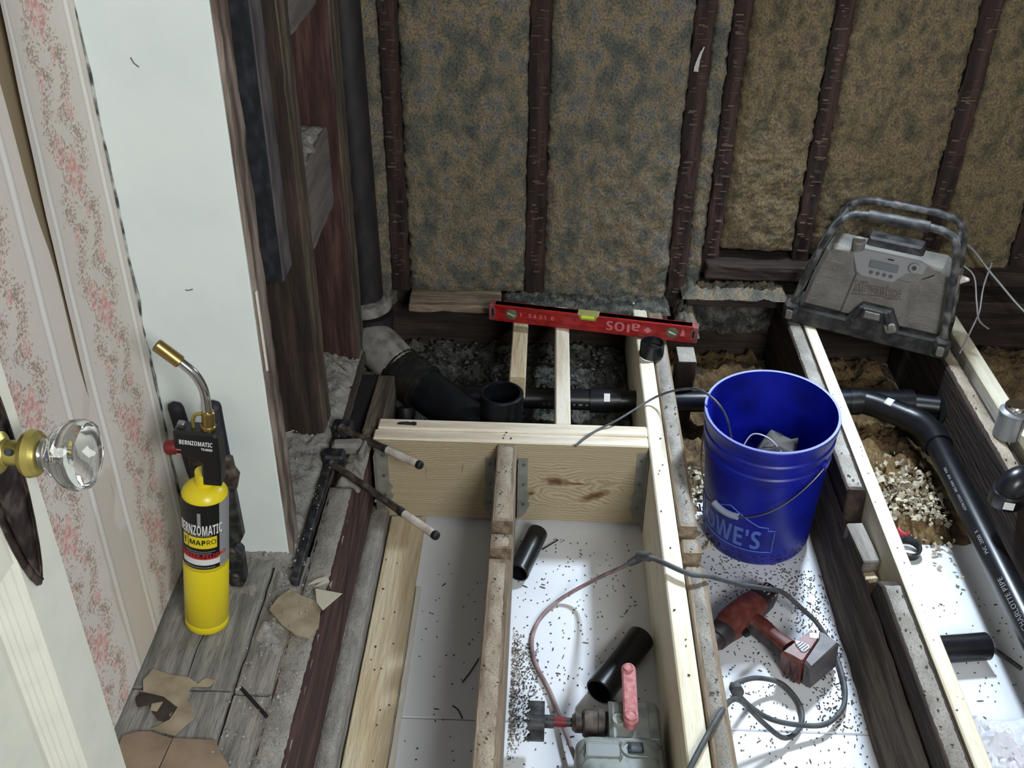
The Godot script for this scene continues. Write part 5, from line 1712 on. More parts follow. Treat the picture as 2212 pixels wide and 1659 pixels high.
# ---------------------------------------------------------------- level
func level() -> void:
	var a := Vector3(-0.137, 0.002, -2.487)
	var b := Vector3(0.421, 0.002, -2.392)
	var dx := (b - a).normalized()
	var t := thing("spirit_level", "red spirit level laid on the joist ends near the far wall", "level", a, Basis(dx, Vector3.UP, dx.cross(Vector3.UP)))
	var ln := (b - a).length()
	var s := S()
	rbox(s, Vector3(ln / 2, 0.025, -0.011), Vector3(ln - 0.02, 0.050, 0.022), 0.002)
	var body := obj("body", s, M["red_paint"], t)
	s = S()
	for y in [0.0055, 0.0445]:
		rbox(s, Vector3(ln / 2, y, -0.0105), Vector3(ln - 0.02, 0.011, 0.026), 0.0015)
	obj("flanges", s, M["red_paint"], body)
	for x in [0.008, ln - 0.008]:
		s = S()
		rbox(s, Vector3(x, 0.025, -0.011), Vector3(0.020, 0.051, 0.027), 0.003)
		var cp := obj("end_cap", s, mott("cap_red", ntex("cap_red", 99, 0.04, [Color(0.40, 0.16, 0.17), Color(0.60, 0.40, 0.41)], 64, 3), Vector3(14, 14, 14), 0.6), t)
		s = S()
		rbox(s, Vector3(x + (0.002 if x < 0.1 else -0.002), 0.027, 0.0025), Vector3(0.006, 0.022, 0.002), 0.002)
		obj("slot", s, M["dark"], cp)
	for x in [0.062, ln - 0.066]:
		s = S()
		lathe(s, [Vector2(0, 0.0035), Vector2(0.014, 0.0035), Vector2(0.0165, 0.002), Vector2(0.0165, -0.006), Vector2(0, -0.006)], 24, along(Vector3(x, 0.025, 0), Vector3(x, 0.025, 1)))
		var v := obj("end_vial", s, flat_mat("vial_grey", Color(0.40, 0.39, 0.33), 0.4), t)
		s = S()
		tube(s, [Vector3(x - 0.010, 0.029, 0.003), Vector3(x + 0.010, 0.021, 0.003)], 0.0035, 10)
		obj("tube", s, flat_mat("vial_pale", Color(0.62, 0.63, 0.50), 0.25), v)
	s = S()
	extrude(s, PackedVector2Array([Vector2(-0.031, 0.0), Vector2(-0.022, -0.018), Vector2(0.018, -0.018), Vector2(0.027, 0.0)]), 0.030, 0.002, Transform3D(Basis.IDENTITY, Vector3(0.275, 0.0512, -0.011)))
	var mid := obj("middle_vial", s, flat_mat("vial_frame", Color(0.60, 0.57, 0.36), 0.4), t)
	s = S()
	tube(s, [Vector3(0.255, 0.043, 0.0035), Vector3(0.291, 0.043, 0.0035)], 0.0055, 14)
	obj("tube", s, M["vial"], mid)
	s = S()
	text(s, "SO", 0.028, 0.0006, Transform3D(Basis.IDENTITY, Vector3(0.348, 0.024, 0.0005)), 0.0, 1.05)
	# the l and the a stand on their heads, as the level lies upside down
	text(s, "l", 0.030, 0.0006, Transform3D(Basis(Vector3(0, 0, 1), PI), Vector3(0.383, 0.020, 0.0005)), 0.0, 1.2)
	text(s, "a", 0.030, 0.0006, Transform3D(Basis(Vector3(0, 0, 1), PI), Vector3(0.402, 0.026, 0.0005)), 0.0, 1.15)
	extrude(s, PackedVector2Array([Vector2(0.424, 0.024), Vector2(0.435, 0.034), Vector2(0.446, 0.024), Vector2(0.435, 0.014)]), 0.0008, 0.0, Transform3D(Basis.IDENTITY, Vector3(0, 0, 0.0006)))
	extrude(s, PackedVector2Array([Vector2(0.522, 0.018), Vector2(0.526, 0.038), Vector2(0.532, 0.034), Vector2(0.534, 0.018)]), 0.0008, 0.0, Transform3D(Basis.IDENTITY, Vector3(0, 0, 0.0006)))
	obj("lettering", s, M["pink_print"], body)
	s = S()
	for k in [["1", 0.088], ["5", 0.114], ["4", 0.127], ["3", 0.143], ["1", 0.156], ["0", 0.176]]:
		text(s, k[0], 0.012, 0.0005, Transform3D(Basis.IDENTITY, Vector3(k[1], 0.026, 0.0005)), 0.0, 1.0)
	obj("figures", s, M["pink_print"], body)


# ---------------------------------------------------------------- power tools
func power_tools() -> void:
	hole_drill()
	cordless_drill()
	extension_cord()


func hole_drill() -> void:
	var t := wthing("corded_drill", "grey corded right-angle drill with a pink lever and hole cutter", "drill", Vector3(0.17, FLOOR_Y, -1.2))
	var flatz := func(y: float): return Transform3D(Basis(Vector3.RIGHT, Vector3(0, 0, 1), Vector3(0, -1, 0)), Vector3(0, y, 0))
	# gear box: outline (x, z) from above
	var s := S()
	extrude(s, PackedVector2Array([Vector2(0.152, -1.310), Vector2(0.232, -1.313), Vector2(0.243, -1.304), Vector2(0.247, -1.295), Vector2(0.246, -1.215), Vector2(0.152, -1.215)]), 0.095, 0.007, flatz.call(-0.178), false)
	var gear := obj("gear_box", s, M["tool_grey"], t)
	s = S()
	extrude(s, PackedVector2Array([Vector2(0.224, -1.308), Vector2(0.237, -1.305), Vector2(0.242, -1.298), Vector2(0.243, -1.22), Vector2(0.224, -1.22)]), 0.006, 0.002, flatz.call(-0.131))
	obj("gear_rim", s, M["tool_grey"], gear)
	for at in [Vector3(0.170, -0.1305, -1.262)]:
		s = S()
		lathe(s, [Vector2(0, 0.004), Vector2(0.0085, 0.004), Vector2(0.0095, 0.0055), Vector2(0.0125, 0.0055), Vector2(0.0135, 0.004), Vector2(0.0135, 0), Vector2(0, 0)], 24, Transform3D(Basis.IDENTITY, at))
		obj("boss", s, M["tool_grey"], gear)
	# motor housing
	s = S()
	var rings := []
	var prof := rrect(0.160, 0.125, 0.030, 5)
	for k in [[-1.219, 0.94], [-1.214, 0.985], [-1.205, 1.0], [-1.10, 1.0], [-1.02, 0.97], [-0.99, 0.9]]:
		var ring := PackedVector3Array()
		for p in prof:
			ring.append(Vector3(0.168 + p.x * k[1], -0.1835 + p.y * k[1], k[0]))
		rings.append(ring)
	loft(s, rings)
	var motor := obj("motor_housing", s, M["tool_grey"], t)
	s = S()
	rbox(s, Vector3(0.138, -0.1207, -1.188), Vector3(0.062, 0.0015, 0.030), 0.003, Basis.IDENTITY, 1)
	obj("name_plate", s, flat_mat("plate_grey", Color(0.53, 0.555, 0.56), 0.4), motor)
	s = S()
	var ring_pts := []
	for i in 22:
		var a := PI * (0.5 + i / 21.0)
		ring_pts.append(Vector3(0.190 + cos(a) * 0.019, -0.120, -1.193 + sin(a) * 0.016))
	ring_pts.push_front(Vector3(0.216, -0.120, -1.177))
	ring_pts.append(Vector3(0.212, -0.120, -1.209))
	ring_pts.reverse()
	tube(s, ring_pts, 0.0022, 8)
	obj("switch_guard", s, M["tool_grey"], motor)
	s = S()
	rbox(s, Vector3(0.196, -0.1195, -1.193), Vector3(0.026, 0.005, 0.018), 0.005, Basis.IDENTITY, 3)
	obj("switch", s, flat_mat("switch_dark", Color(0.22, 0.26, 0.29), 0.5), motor)
	s = S()
	rbox(s, Vector3(0.2395, -0.1755, -1.10), Vector3(0.010, 0.10, 0.20), 0.004)
	obj("side_rib", s, M["tool_grey"], motor)
	# reversing lever, sloping down to the far side
	s = S()
	var lp := PackedVector2Array()
	for i in 24:
		var a := TAU * i / 24
		lp.append(Vector2(cos(a) * 0.0135, sin(a) * 0.0135 + (0.052 if sin(a) > 0 else -0.052)))
	extrude(s, lp, 0.012, 0.003, Transform3D(Basis(Vector3.RIGHT, PI / 2 + 0.12), Vector3(0.190, -0.106, -1.303)))
	var lever := obj("lever", s, M["lever_pink"], t)
	for z in [[-1.354, -0.0935, 0.0075], [-1.253, -0.106, 0.0095]]:
		s = S()
		lathe(s, [Vector2(0, 0.002), Vector2(z[2] - 0.002, 0.002), Vector2(z[2], 0.004), Vector2(z[2] + 0.002, 0.0035), Vector2(z[2] + 0.002, -0.004), Vector2(0, -0.004)], 22, Transform3D(Basis.IDENTITY, Vector3(0.190, z[1], z[0])))
		obj("lever_boss", s, M["lever_pink"], lever)
	s = S()
	lathe(s, [Vector2(0, -0.13), Vector2(0.013, -0.13), Vector2(0.013, -0.112), Vector2(0, -0.112)], 20, Transform3D(Basis.IDENTITY, Vector3(0.190, 0, -1.253)))
	obj("lever_post", s, M["lever_pink"], t)
	# chuck, shank and cutter along x
	var ax := Transform3D(Basis(Vector3(0, 0, 1), Vector3(-1, 0, 0), Vector3(0, -1, 0)), Vector3(0.152, -0.172, -1.286))
	var turned := func(pr: Array, n: int, m: String, nm: String, par):
		var q := S()
		lathe(q, pr, n, ax, 0.5)
		return obj(nm, q, M[m], par)
	var chuck: Node = turned.call([Vector2(0, 0), Vector2(0.022, 0), Vector2(0.022, 0.004), Vector2(0.0265, 0.006), Vector2(0.0265, 0.018), Vector2(0.0255, 0.019), Vector2(0.0265, 0.020), Vector2(0.0265, 0.044), Vector2(0.0235, 0.047), Vector2(0.019, 0.047), Vector2(0.019, 0.060), Vector2(0.014, 0.067), Vector2(0, 0.067)], 30, "rusty_steel", "chuck", t)
	turned.call([Vector2(0, 0.062), Vector2(0.0085, 0.062), Vector2(0.0085, 0.122), Vector2(0, 0.122)], 16, "dark_steel", "shank", t)
	turned.call([Vector2(0, 0.078), Vector2(0.0098, 0.078), Vector2(0.0098, 0.101), Vector2(0, 0.101)], 18, "button_red", "red_sleeve", t)
	turned.call([Vector2(0, 0.101), Vector2(0.0125, 0.101), Vector2(0.0125, 0.121), Vector2(0, 0.121)], 18, "dark_steel", "hub", t)
	# cutter: two cupped lobes with teeth, and a spur
	s = S()
	var n := 40
	var r0 := PackedVector3Array()
	var r1 := PackedVector3Array()
	var r2 := PackedVector3Array()
	var r3 := PackedVector3Array()
	for i in n:
		var w := TAU * i / n
		var rr := 0.0375 - 0.014 * pow(absf(sin(w)), 6.0)
		var tooth := 0.145 + (0.006 if i % 5 < 3 else 0.0)
		var d := Vector3(cos(w), 0, sin(w))
		r0.append(ax * (d * rr + Vector3(0, 0.119, 0)))
		r1.append(ax * (d * rr + Vector3(0, tooth, 0)))
		r2.append(ax * (d * (rr - 0.003) + Vector3(0, tooth, 0)))
		r3.append(ax * (d * (rr - 0.004) + Vector3(0, 0.123, 0)))
	loft(s, [r0, r1, r2, r3], 3, false)
	var cutter := obj("hole_cutter", s, M["dark_steel"], t)
	s = S()
	lathe(s, [Vector2(0.0055, 0.12), Vector2(0.0055, 0.146), Vector2(0, 0.162)], 12, ax)
	obj("pilot_screw", s, M["steel"], cutter)
	s = S()
	rbox(s, Vector3(0.008, -0.150, -1.272), Vector3(0.004, 0.020, 0.012), 0.001, Basis(Vector3(0, 0, 1), 0.7))
	obj("cutter_blade", s, M["chrome"], cutter)
	# its own cord, faded pink
	s = S()
	tube(s, spl([Vector3(0.10, -0.225, -1.225), Vector3(0.078, -0.232, -1.30), Vector3(0.047, -0.243, -1.41), Vector3(0.014, -0.243, -1.49), Vector3(0.006, -0.243, -1.555), Vector3(0.024, -0.243, -1.62), Vector3(0.070, -0.236, -1.672), Vector3(0.144, -0.18, -1.679), Vector3(0.195, -0.08, -1.617), Vector3(0.216, -0.004, -1.562)], 8), 0.0046, 12)
	obj("power_cord", s, M["pink_cord"], t)
	s = S()
	tube(s, [Vector3(0.204, -0.055, -1.60), Vector3(0.217, -0.002, -1.560)], [0.007, 0.0095], 14)
	obj("plug", s, M["black_plastic"], t)


func cordless_drill() -> void:
	# lies on its side between the joists; outline given on the floor (x, z)
	var t := wthing("cordless_drill", "scuffed red cordless drill lying on its side, battery towards the camera", "drill", Vector3(0.51, FLOOR_Y, -1.57))
	var body := func(pts: Array, rad: Array, flatness: float, nm: String, m: String, par, n := 18):
		var s := S()
		var rings := []
		for i in pts.size():
			var a: Vector3 = pts[maxi(i - 1, 0)]
			var b: Vector3 = pts[mini(i + 1, pts.size() - 1)]
			var d := (b - a).normalized()
			var side := d.cross(Vector3.UP).normalized()
			var up := side.cross(d)
			var ring := PackedVector3Array()
			for k in n:
				var w := TAU * k / n
				var cw := signf(cos(w)) * pow(absf(cos(w)), 0.75)
				var sw := signf(sin(w)) * pow(absf(sin(w)), 0.75)
				ring.append(pts[i] + side * cw * rad[i] + up * sw * rad[i] * flatness)
			rings.append(ring)
		loft(s, rings)
		return obj(nm, s, M[m], par)
	var y := -0.212
	var axis := spl([Vector3(0.395, y, -1.548), Vector3(0.425, y, -1.583), Vector3(0.460, y, -1.618), Vector3(0.495, y, -1.652)], 4)
	var rr := []
	for i in axis.size():
		var k := float(i) / (axis.size() - 1)
		rr.append(lerpf(0.024, 0.0335, smoothstep(0.0, 0.5, k)) - 0.004 * smoothstep(0.8, 1.0, k))
	var motor: Node = body.call(axis, rr, 1.0, "motor_body", "tool_red", t)
	body.call([Vector3(0.378, y, -1.528), Vector3(0.398, y, -1.551)], [0.019, 0.022], 1.0, "chuck", "tool_dark", t)
	body.call([Vector3(0.392, y, -1.545), Vector3(0.412, y, -1.568), Vector3(0.431, y, -1.590), Vector3(0.436, y, -1.595)], [0.0245, 0.0275, 0.0310, 0.0285], 1.0, "gear_case", "tool_dark", t)
	# louvred rear end
	body.call([Vector3(0.493, y, -1.650), Vector3(0.515, y, -1.674), Vector3(0.532, y, -1.692), Vector3(0.536, y, -1.696)], [0.0295, 0.028, 0.021, 0.014], 1.0, "rear_cap", "tool_dark", t)
	var s := S()
	for row in 2:
		for i in 6:
			var k := (i - 2.5) / 3.0
			var c := Vector3(0.509 + 0.012 * row, y, -1.667 - 0.012 * row)
			var side := Vector3(0.70, 0, 0.71)
			var at := c + side * k * 0.027 + Vector3(0, 0.028 * sqrt(maxf(0.02, 1.0 - k * k * 0.9)), 0)
			rbox(s, at, Vector3(0.0035, 0.005, 0.0105), 0.001, Basis(Vector3.UP, -0.78))
	obj("vents", s, flat_mat("vent_pale", Color(0.60, 0.56, 0.53), 0.8), motor)
	# collar ring between body and gear box, scratched pale
	s = S()
	tube(s, [Vector3(0.403, y, -1.556), Vector3(0.410, y, -1.564)], 0.0255, 18)
	obj("collar", s, M["tool_dark"], t)
	# handle
	var hp := spl([Vector3(0.470, y - 0.002, -1.600), Vector3(0.492, y - 0.005, -1.585), Vector3(0.513, y - 0.006, -1.558), Vector3(0.538, y - 0.004, -1.522), Vector3(0.552, y, -1.500)], 4)
	var hr := []
	for i in hp.size():
		var k := float(i) / (hp.size() - 1)
		hr.append(0.0215 - 0.004 * sin(PI * k) + 0.003 * smoothstep(0.8, 1, k))
	var hd: Node = body.call(hp, hr, 1.05, "handle", "tool_dark", t)
	body.call([Vector3(0.474, y + 0.008, -1.602), Vector3(0.496, y + 0.006, -1.584), Vector3(0.520, y + 0.006, -1.549), Vector3(0.54, y + 0.01, -1.52)], [0.017, 0.0165, 0.0155, 0.018], 0.8, "grip_inlay", "tool_red", hd)
	body.call([Vector3(0.453, y, -1.578), Vector3(0.462, y, -1.560)], [0.010, 0.007], 1.0, "trigger", "black_plastic", t)
	# battery foot and pack: one tall block, pale red on the left, grey on the right
	var prism := func(top: Array, foot: Array, nm: String, mt: Material, par: Node):
		var q := S()
		var cc := Vector3.ZERO
		for p in top:
			cc += Vector3(p[0], 0, p[1]) / top.size()
		var rg := [PackedVector3Array(), PackedVector3Array(), PackedVector3Array(), PackedVector3Array()]
		for i in top.size():
			var p := Vector3(top[i][0], -0.172, top[i][1])
			var f := Vector3(foot[i][0], -0.2485, foot[i][1])
			var inw := (cc - Vector3(p.x, 0, p.z)).normalized()
			rg[0].append(f + inw * 0.005)
			rg[1].append(f + Vector3(0, 0.005, 0))
			rg[2].append(p - Vector3(0, 0.005, 0))
			rg[3].append(p + inw * 0.006)
		loft(q, rg, 3, false)
		return obj(nm, q, mt, par)
	var bat: Node = prism.call([[0.513, -1.481], [0.588, -1.548], [0.598, -1.523], [0.554, -1.457], [0.548, -1.454], [0.528, -1.470]], [[0.525, -1.498], [0.592, -1.555], [0.602, -1.530], [0.563, -1.470], [0.558, -1.458], [0.538, -1.478]], "battery_foot", M["tool_red"], t)
	prism.call([[0.555, -1.456], [0.599, -1.522], [0.604, -1.544], [0.612, -1.540], [0.637, -1.512], [0.564, -1.440]], [[0.563, -1.462], [0.604, -1.524], [0.608, -1.540], [0.618, -1.538], [0.642, -1.510], [0.577, -1.450]], "battery_pack", mott("battery", ntex("battery", 101, 0.03, [Color(0.29, 0.27, 0.28), Color(0.35, 0.33, 0.335), Color(0.41, 0.385, 0.39)], 128, 4, 1.3), Vector3(5, 5, 5), 0.55), bat)
	var badge := Transform3D(Basis(Vector3.UP, 0.72) * Basis(Vector3.RIGHT, -PI / 2), Vector3(0.558, -0.1715, -1.496))
	s = S()
	extrude(s, PackedVector2Array([Vector2(-0.014, -0.009), Vector2(-0.008, -0.014), Vector2(0.008, -0.014), Vector2(0.014, -0.009), Vector2(0.009, 0.010), Vector2(0.0, 0.020), Vector2(-0.009, 0.010)]), 0.004, 0.0015, badge)
	obj("badge", s, flat_mat("badge_grey", Color(0.47, 0.43, 0.45), 0.4), bat)
	s = S()
	for i in 4:
		extrude(s, rrect(0.020 - 0.0025 * absf(i - 1.2), 0.0018, 0.0006, 1), 0.005, 0.0, badge * Transform3D(Basis.IDENTITY, Vector3(0, -0.008 + 0.0055 * i, 0.001)))
	obj("badge_ribs", s, M["black_plastic"], bat)
	s = S()
	extrude(s, PackedVector2Array([Vector2(-0.010, -0.006), Vector2(0.004, -0.009), Vector2(0.011, 0.003), Vector2(0.002, 0.008), Vector2(-0.007, 0.006)]), 0.001, 0.0, Transform3D(Basis(Vector3.RIGHT, -PI / 2), Vector3(0.588, -0.1715, -1.527)))
	obj("paint_chip", s, M["white_plastic"], bat)
	s = S()
	for k in [[0.546, -1.462], [0.533, -1.472]]:
		rbox(s, Vector3(k[0], -0.212, k[1]), Vector3(0.007, 0.058, 0.006), 0.0015, Basis(Vector3.UP, 0.7))
	obj("foot_ribs", s, M["tool_dark"], bat)


func extension_cord() -> void:
	var t := wthing("extension_cord", "dark grey extension cord over the joists, coiled in the right bay", "cord", Vector3(0.45, FLOOR_Y, -1.4))
	var p := [Vector3(0.222, 0.010, -1.556), Vector3(0.257, 0.014, -1.533), Vector3(0.308, 0.016, -1.500), Vector3(0.350, 0.006, -1.505), Vector3(0.423, -0.05, -1.543), Vector3(0.483, -0.10, -1.586), Vector3(0.532, -0.135, -1.612), Vector3(0.580, -0.18, -1.612), Vector3(0.620, -0.215, -1.598), Vector3(0.646, -0.238, -1.545), Vector3(0.650, -0.242, -1.487), Vector3(0.645, -0.240, -1.437), Vector3(0.627, -0.236, -1.392), Vector3(0.588, -0.230, -1.352), Vector3(0.541, -0.222, -1.339), Vector3(0.474, -0.20, -1.332), Vector3(0.424, -0.165, -1.336), Vector3(0.395, -0.135, -1.350), Vector3(0.412, -0.158, -1.385), Vector3(0.462, -0.205, -1.438), Vector3(0.515, -0.228, -1.446), Vector3(0.544, -0.240, -1.413), Vector3(0.546, -0.2425, -1.373), Vector3(0.527, -0.241, -1.337), Vector3(0.494, -0.226, -1.312), Vector3(0.451, -0.185, -1.312), Vector3(0.402, -0.12, -1.305), Vector3(0.366, -0.055, -1.255), Vector3(0.330, 0.002, -1.180), Vector3(0.299, 0.008, -1.125), Vector3(0.262, 0.007, -1.057), Vector3(0.22, -0.02, -0.98), Vector3(0.10, -0.2, -0.9)]
	var s := S()
	tube(s, spl(p, 8), 0.0052, 12)
	obj("cable", s, M["cord"], t)
	s = S()
	tube(s, [Vector3(0.214, 0.002, -1.563), Vector3(0.236, 0.013, -1.547)], 0.0098, 16)
	obj("socket_end", s, M["cord"], t)
	s = S()
	tube(s, [Vector3(0.398, -0.140, -1.356), Vector3(0.399, -0.132, -1.338)], 0.0125, 14)
	obj("tie", s, M["cord"], t)


# ---------------------------------------------------------------- small things
func offcut(a: Vector3, b: Vector3, r: float, wall: float, label: String) -> void:
	var t := wthing("pipe_offcut", label, "pipe", Vector3((a.x + b.x) / 2, FLOOR_Y, (a.z + b.z) / 2), "black pipe offcuts on the floor panels")
	var s := S()
	pipe(s, r, wall, a.distance_to(b), along(a, b), 40)
	obj("pipe", s, M["abs"], t)
	s = S()
	var xf := along(a, b)
	for row in 2:
		for i in 11:
			var w := 0.0
			var side := xf.basis.inverse() * Vector3(0.5, 0.86, 0.0)
			w = atan2(side.x, side.z) + (row - 0.5) * 0.26
			var y0 := a.distance_to(b) * (0.18 + 0.06 * i)
			wrapped(s, r, w - 0.03 - 0.02 * (i % 2), w + 0.03, y0, y0 + a.distance_to(b) * 0.035, 0.0003, 1)
	if r > 0.028:
		obj("print", s, M["grey_print"], t)


func small_things() -> void:
	offcut(Vector3(-0.030, FLOOR_Y + 0.0250, -1.735), Vector3(0.012, FLOOR_Y + 0.0250, -1.875), 0.0245, 0.004, "short black pipe offcut lying by the center joist near the header")
	offcut(Vector3(0.143, FLOOR_Y + 0.0310, -1.400), Vector3(0.236, FLOOR_Y + 0.0310, -1.548), 0.0302, 0.0035, "fat black pipe offcut with an open end, behind the drill's pink lever")
	offcut(Vector3(0.86, FLOOR_Y + 0.0300, -1.545), Vector3(0.967, FLOOR_Y + 0.0300, -1.560), 0.0292, 0.004, "black pipe offcut poking out under the bright right joist")
	# coupling standing on the joists by the level
	var t := wthing("pipe_coupling", "short black pipe coupling standing on the joist ends below the level", "fitting", Vector3(0.297, 0.002, -2.325))
	var s := S()
	pipe(s, 0.0315, 0.004, 0.040, Transform3D(Basis.IDENTITY, Vector3(0.297, 0.003, -2.325)), 40)
	obj("sleeve", s, M["abs"], t)
	s = S()
	lathe(s, [Vector2(0.0275, 0.022), Vector2(0.0245, 0.022), Vector2(0.0245, 0.019), Vector2(0.0275, 0.019), Vector2(0.0275, 0.022)], 36, Transform3D(Basis.IDENTITY, Vector3(0.297, 0.0, -2.325)))
	obj("stop_ring", s, M["abs"], t)
	# rubber ring and red scrap
	s = S()
	pipe(s, 0.030, 0.005, 0.022, Transform3D(Basis(Vector3.RIGHT, 0.12), Vector3(0.892, FLOOR_Y + 0.004, -1.875)), 36)
	tag(obj("pipe_ring", s, M["abs"]), "black ring on the floor behind the bright right joist", "ring")
	t = wthing("red_cap", "small red plastic cap on the floor beside the black ring", "cap", Vector3(0.893, FLOOR_Y, -1.932))
	s = S()
	pipe(s, 0.016, 0.004, 0.020, Transform3D(Basis(Vector3(0, 0, 1), -0.3), Vector3(0.890, FLOOR_Y + 0.006, -1.930)), 24)
	obj("ring", s, flat_mat("cap_pink", Color(0.82, 0.30, 0.36), 0.5), t)
	s = S()
	rbox(s, Vector3(0.893, FLOOR_Y + 0.012, -1.950), Vector3(0.026, 0.018, 0.010), 0.004)
	obj("tab", s, flat_mat("cap_pink", Color(0.82, 0.30, 0.36), 0.5), t)
	# steel pin
	s = S()
	tube(s, [Vector3(0.983, FLOOR_Y + 0.005, -1.590), Vector3(1.033, FLOOR_Y + 0.005, -1.523)], 0.0045, 12)
	tag(obj("steel_pin", s, M["rusty_steel"]), "thin grey metal rod on the floor at the right edge", "rod")
	# primer can on the far joist
	t = wthing("primer_can", "small silver can with round top on the far right joist", "can", Vector3(1.107, 0.002, -2.015))
	s = S()
	lathe(s, [Vector2(0, 0), Vector2(0.029, 0), Vector2(0.031, 0.002), Vector2(0.031, 0.064), Vector2(0.0325, 0.066), Vector2(0.0325, 0.070), Vector2(0.029, 0.073), Vector2(0.022, 0.077), Vector2(0.0, 0.077)], 36, Transform3D(Basis.IDENTITY, Vector3(1.107, 0.002, -2.015)), 0.5)
	obj("can_body", s, flat_mat("can_grey", Color(0.55, 0.56, 0.575), 0.35, 0.3), t)
	s = S()
	lathe(s, [Vector2(0, 0.077), Vector2(0.0215, 0.077), Vector2(0.0235, 0.080), Vector2(0.0235, 0.086), Vector2(0.021, 0.090), Vector2(0.0, 0.089)], 30, Transform3D(Basis.IDENTITY, Vector3(1.107, 0.002, -2.015)), 0.5)
	obj("lid", s, M["chrome"], t)
	s = S()
	for i in 5:
		wrapped(s, 0.0312, -0.9 + 0.05 * i, 0.1 + 0.12 * (i % 3), 0.014 + 0.009 * i, 0.017 + 0.009 * i, 0.0003, 5)
	var pr := obj("print", s, M["grey_print"], t)
	s = S()
	rbox(s, Vector3(0, 0.036, 0.0313), Vector3(0.002, 0.062, 0.001), 0.0003)
	obj("seam", s, M["dark_steel"], t).position += Vector3(1.107 + 0.012, 0.0, -2.015 - 0.002) + Vector3(0.0, 0.0, 0.0)
	# black trap fitting at the right edge
	t = wthing("trap_fitting", "black angled fitting with a white sticker at the right edge", "fitting", Vector3(1.12, 0.0, -1.80))
	s = S()
	tube(s, spl([Vector3(1.027, 0.0, -1.785), Vector3(1.028, 0.022, -1.786), Vector3(1.041, 0.041, -1.793), Vector3(1.075, 0.042, -1.806), Vector3(1.2, 0.036, -1.84)], 5), 0.0295, 24)
	obj("elbow", s, M["abs"], t)
	s = S()
	lathe(s, [Vector2(0, 0), Vector2(0.0345, 0), Vector2(0.036, 0.003), Vector2(0.036, 0.030), Vector2(0.032, 0.034), Vector2(0, 0.034)], 28, along(Vector3(1.0255, -0.012, -1.785), Vector3(1.0255, 0.03, -1.785)))
	obj("hub", s, M["abs"], t)
	s = S()
	rbox(s, Vector3(1.018, 0.006, -1.7490), Vector3(0.022, 0.019, 0.0012), 0.0004, Basis(Vector3.UP, -0.2))
	obj("sticker", s, M["white_print"], t)
	# clear bag
	t = wthing("plastic_bag", "crumpled clear plastic bag with faint red print, bottom right corner", "bag", Vector3(0.92, FLOOR_Y, -1.3))
	s = S()
	grid(s, 60, 60, func(u, v):
		var p := Vector3(lerpf(0.775, 1.06, u), 0, lerpf(-1.385, -1.12, v))
		var e := minf(minf(u, 1 - u), minf(v, 1 - v))
		var fold := absf(nz(Vector3(p.x * 1.6 - p.z * 1.1, 0, p.z + p.x), 9))
		var h := 0.012 + 0.085 * smoothstep(0, 0.25, e + 0.1 * nz(p, 14)) * (0.3 + 1.3 * fold + 0.2 * nz(p, 26))
		p.x += 0.018 * nz(p, 12)
		p.z += 0.022 * nz(p + Vector3(5, 0, 0), 12)
		p.y = FLOOR_Y + maxf(0.003, h)
		return p)
	var bagm := StandardMaterial3D.new()
	bagm.transparency = BaseMaterial3D.TRANSPARENCY_ALPHA
	bagm.albedo_color = Color(0.95, 0.95, 0.98, 0.72)
	bagm.roughness = 0.3
	var film := obj("film", s, bagm, t)
	s = S()
	for i in 26:
		var p := Vector3(R.randf_range(0.84, 0.93), 0, R.randf_range(-1.27, -1.16))
		rbox(s, Vector3(p.x, FLOOR_Y + 0.050 + 0.01 * nz(p, 12), p.z), Vector3(R.randf_range(0.004, 0.014), 0.0006, 0.0015), 0.0002, Basis(Vector3.UP, R.randf() * PI))
	obj("print", s, flat_mat("bag_print", Color(0.72, 0.58, 0.66), 0.7), film)
	papers()


func slab(called: String, pts: Array, y: float, th: float, m: Material, label: String, category: String, tiltb := Basis.IDENTITY) -> void:
	var poly := PackedVector2Array()
	for p in pts:
		poly.append(Vector2(p[0], p[1]))
	var s := S()
	extrude(s, poly, th, minf(0.0006, th * 0.3), Transform3D(tiltb * Basis(Vector3.RIGHT, Vector3(0, 0, 1), Vector3(0, -1, 0)), Vector3(0, y, 0)))
	single(called, s, m, label, category)


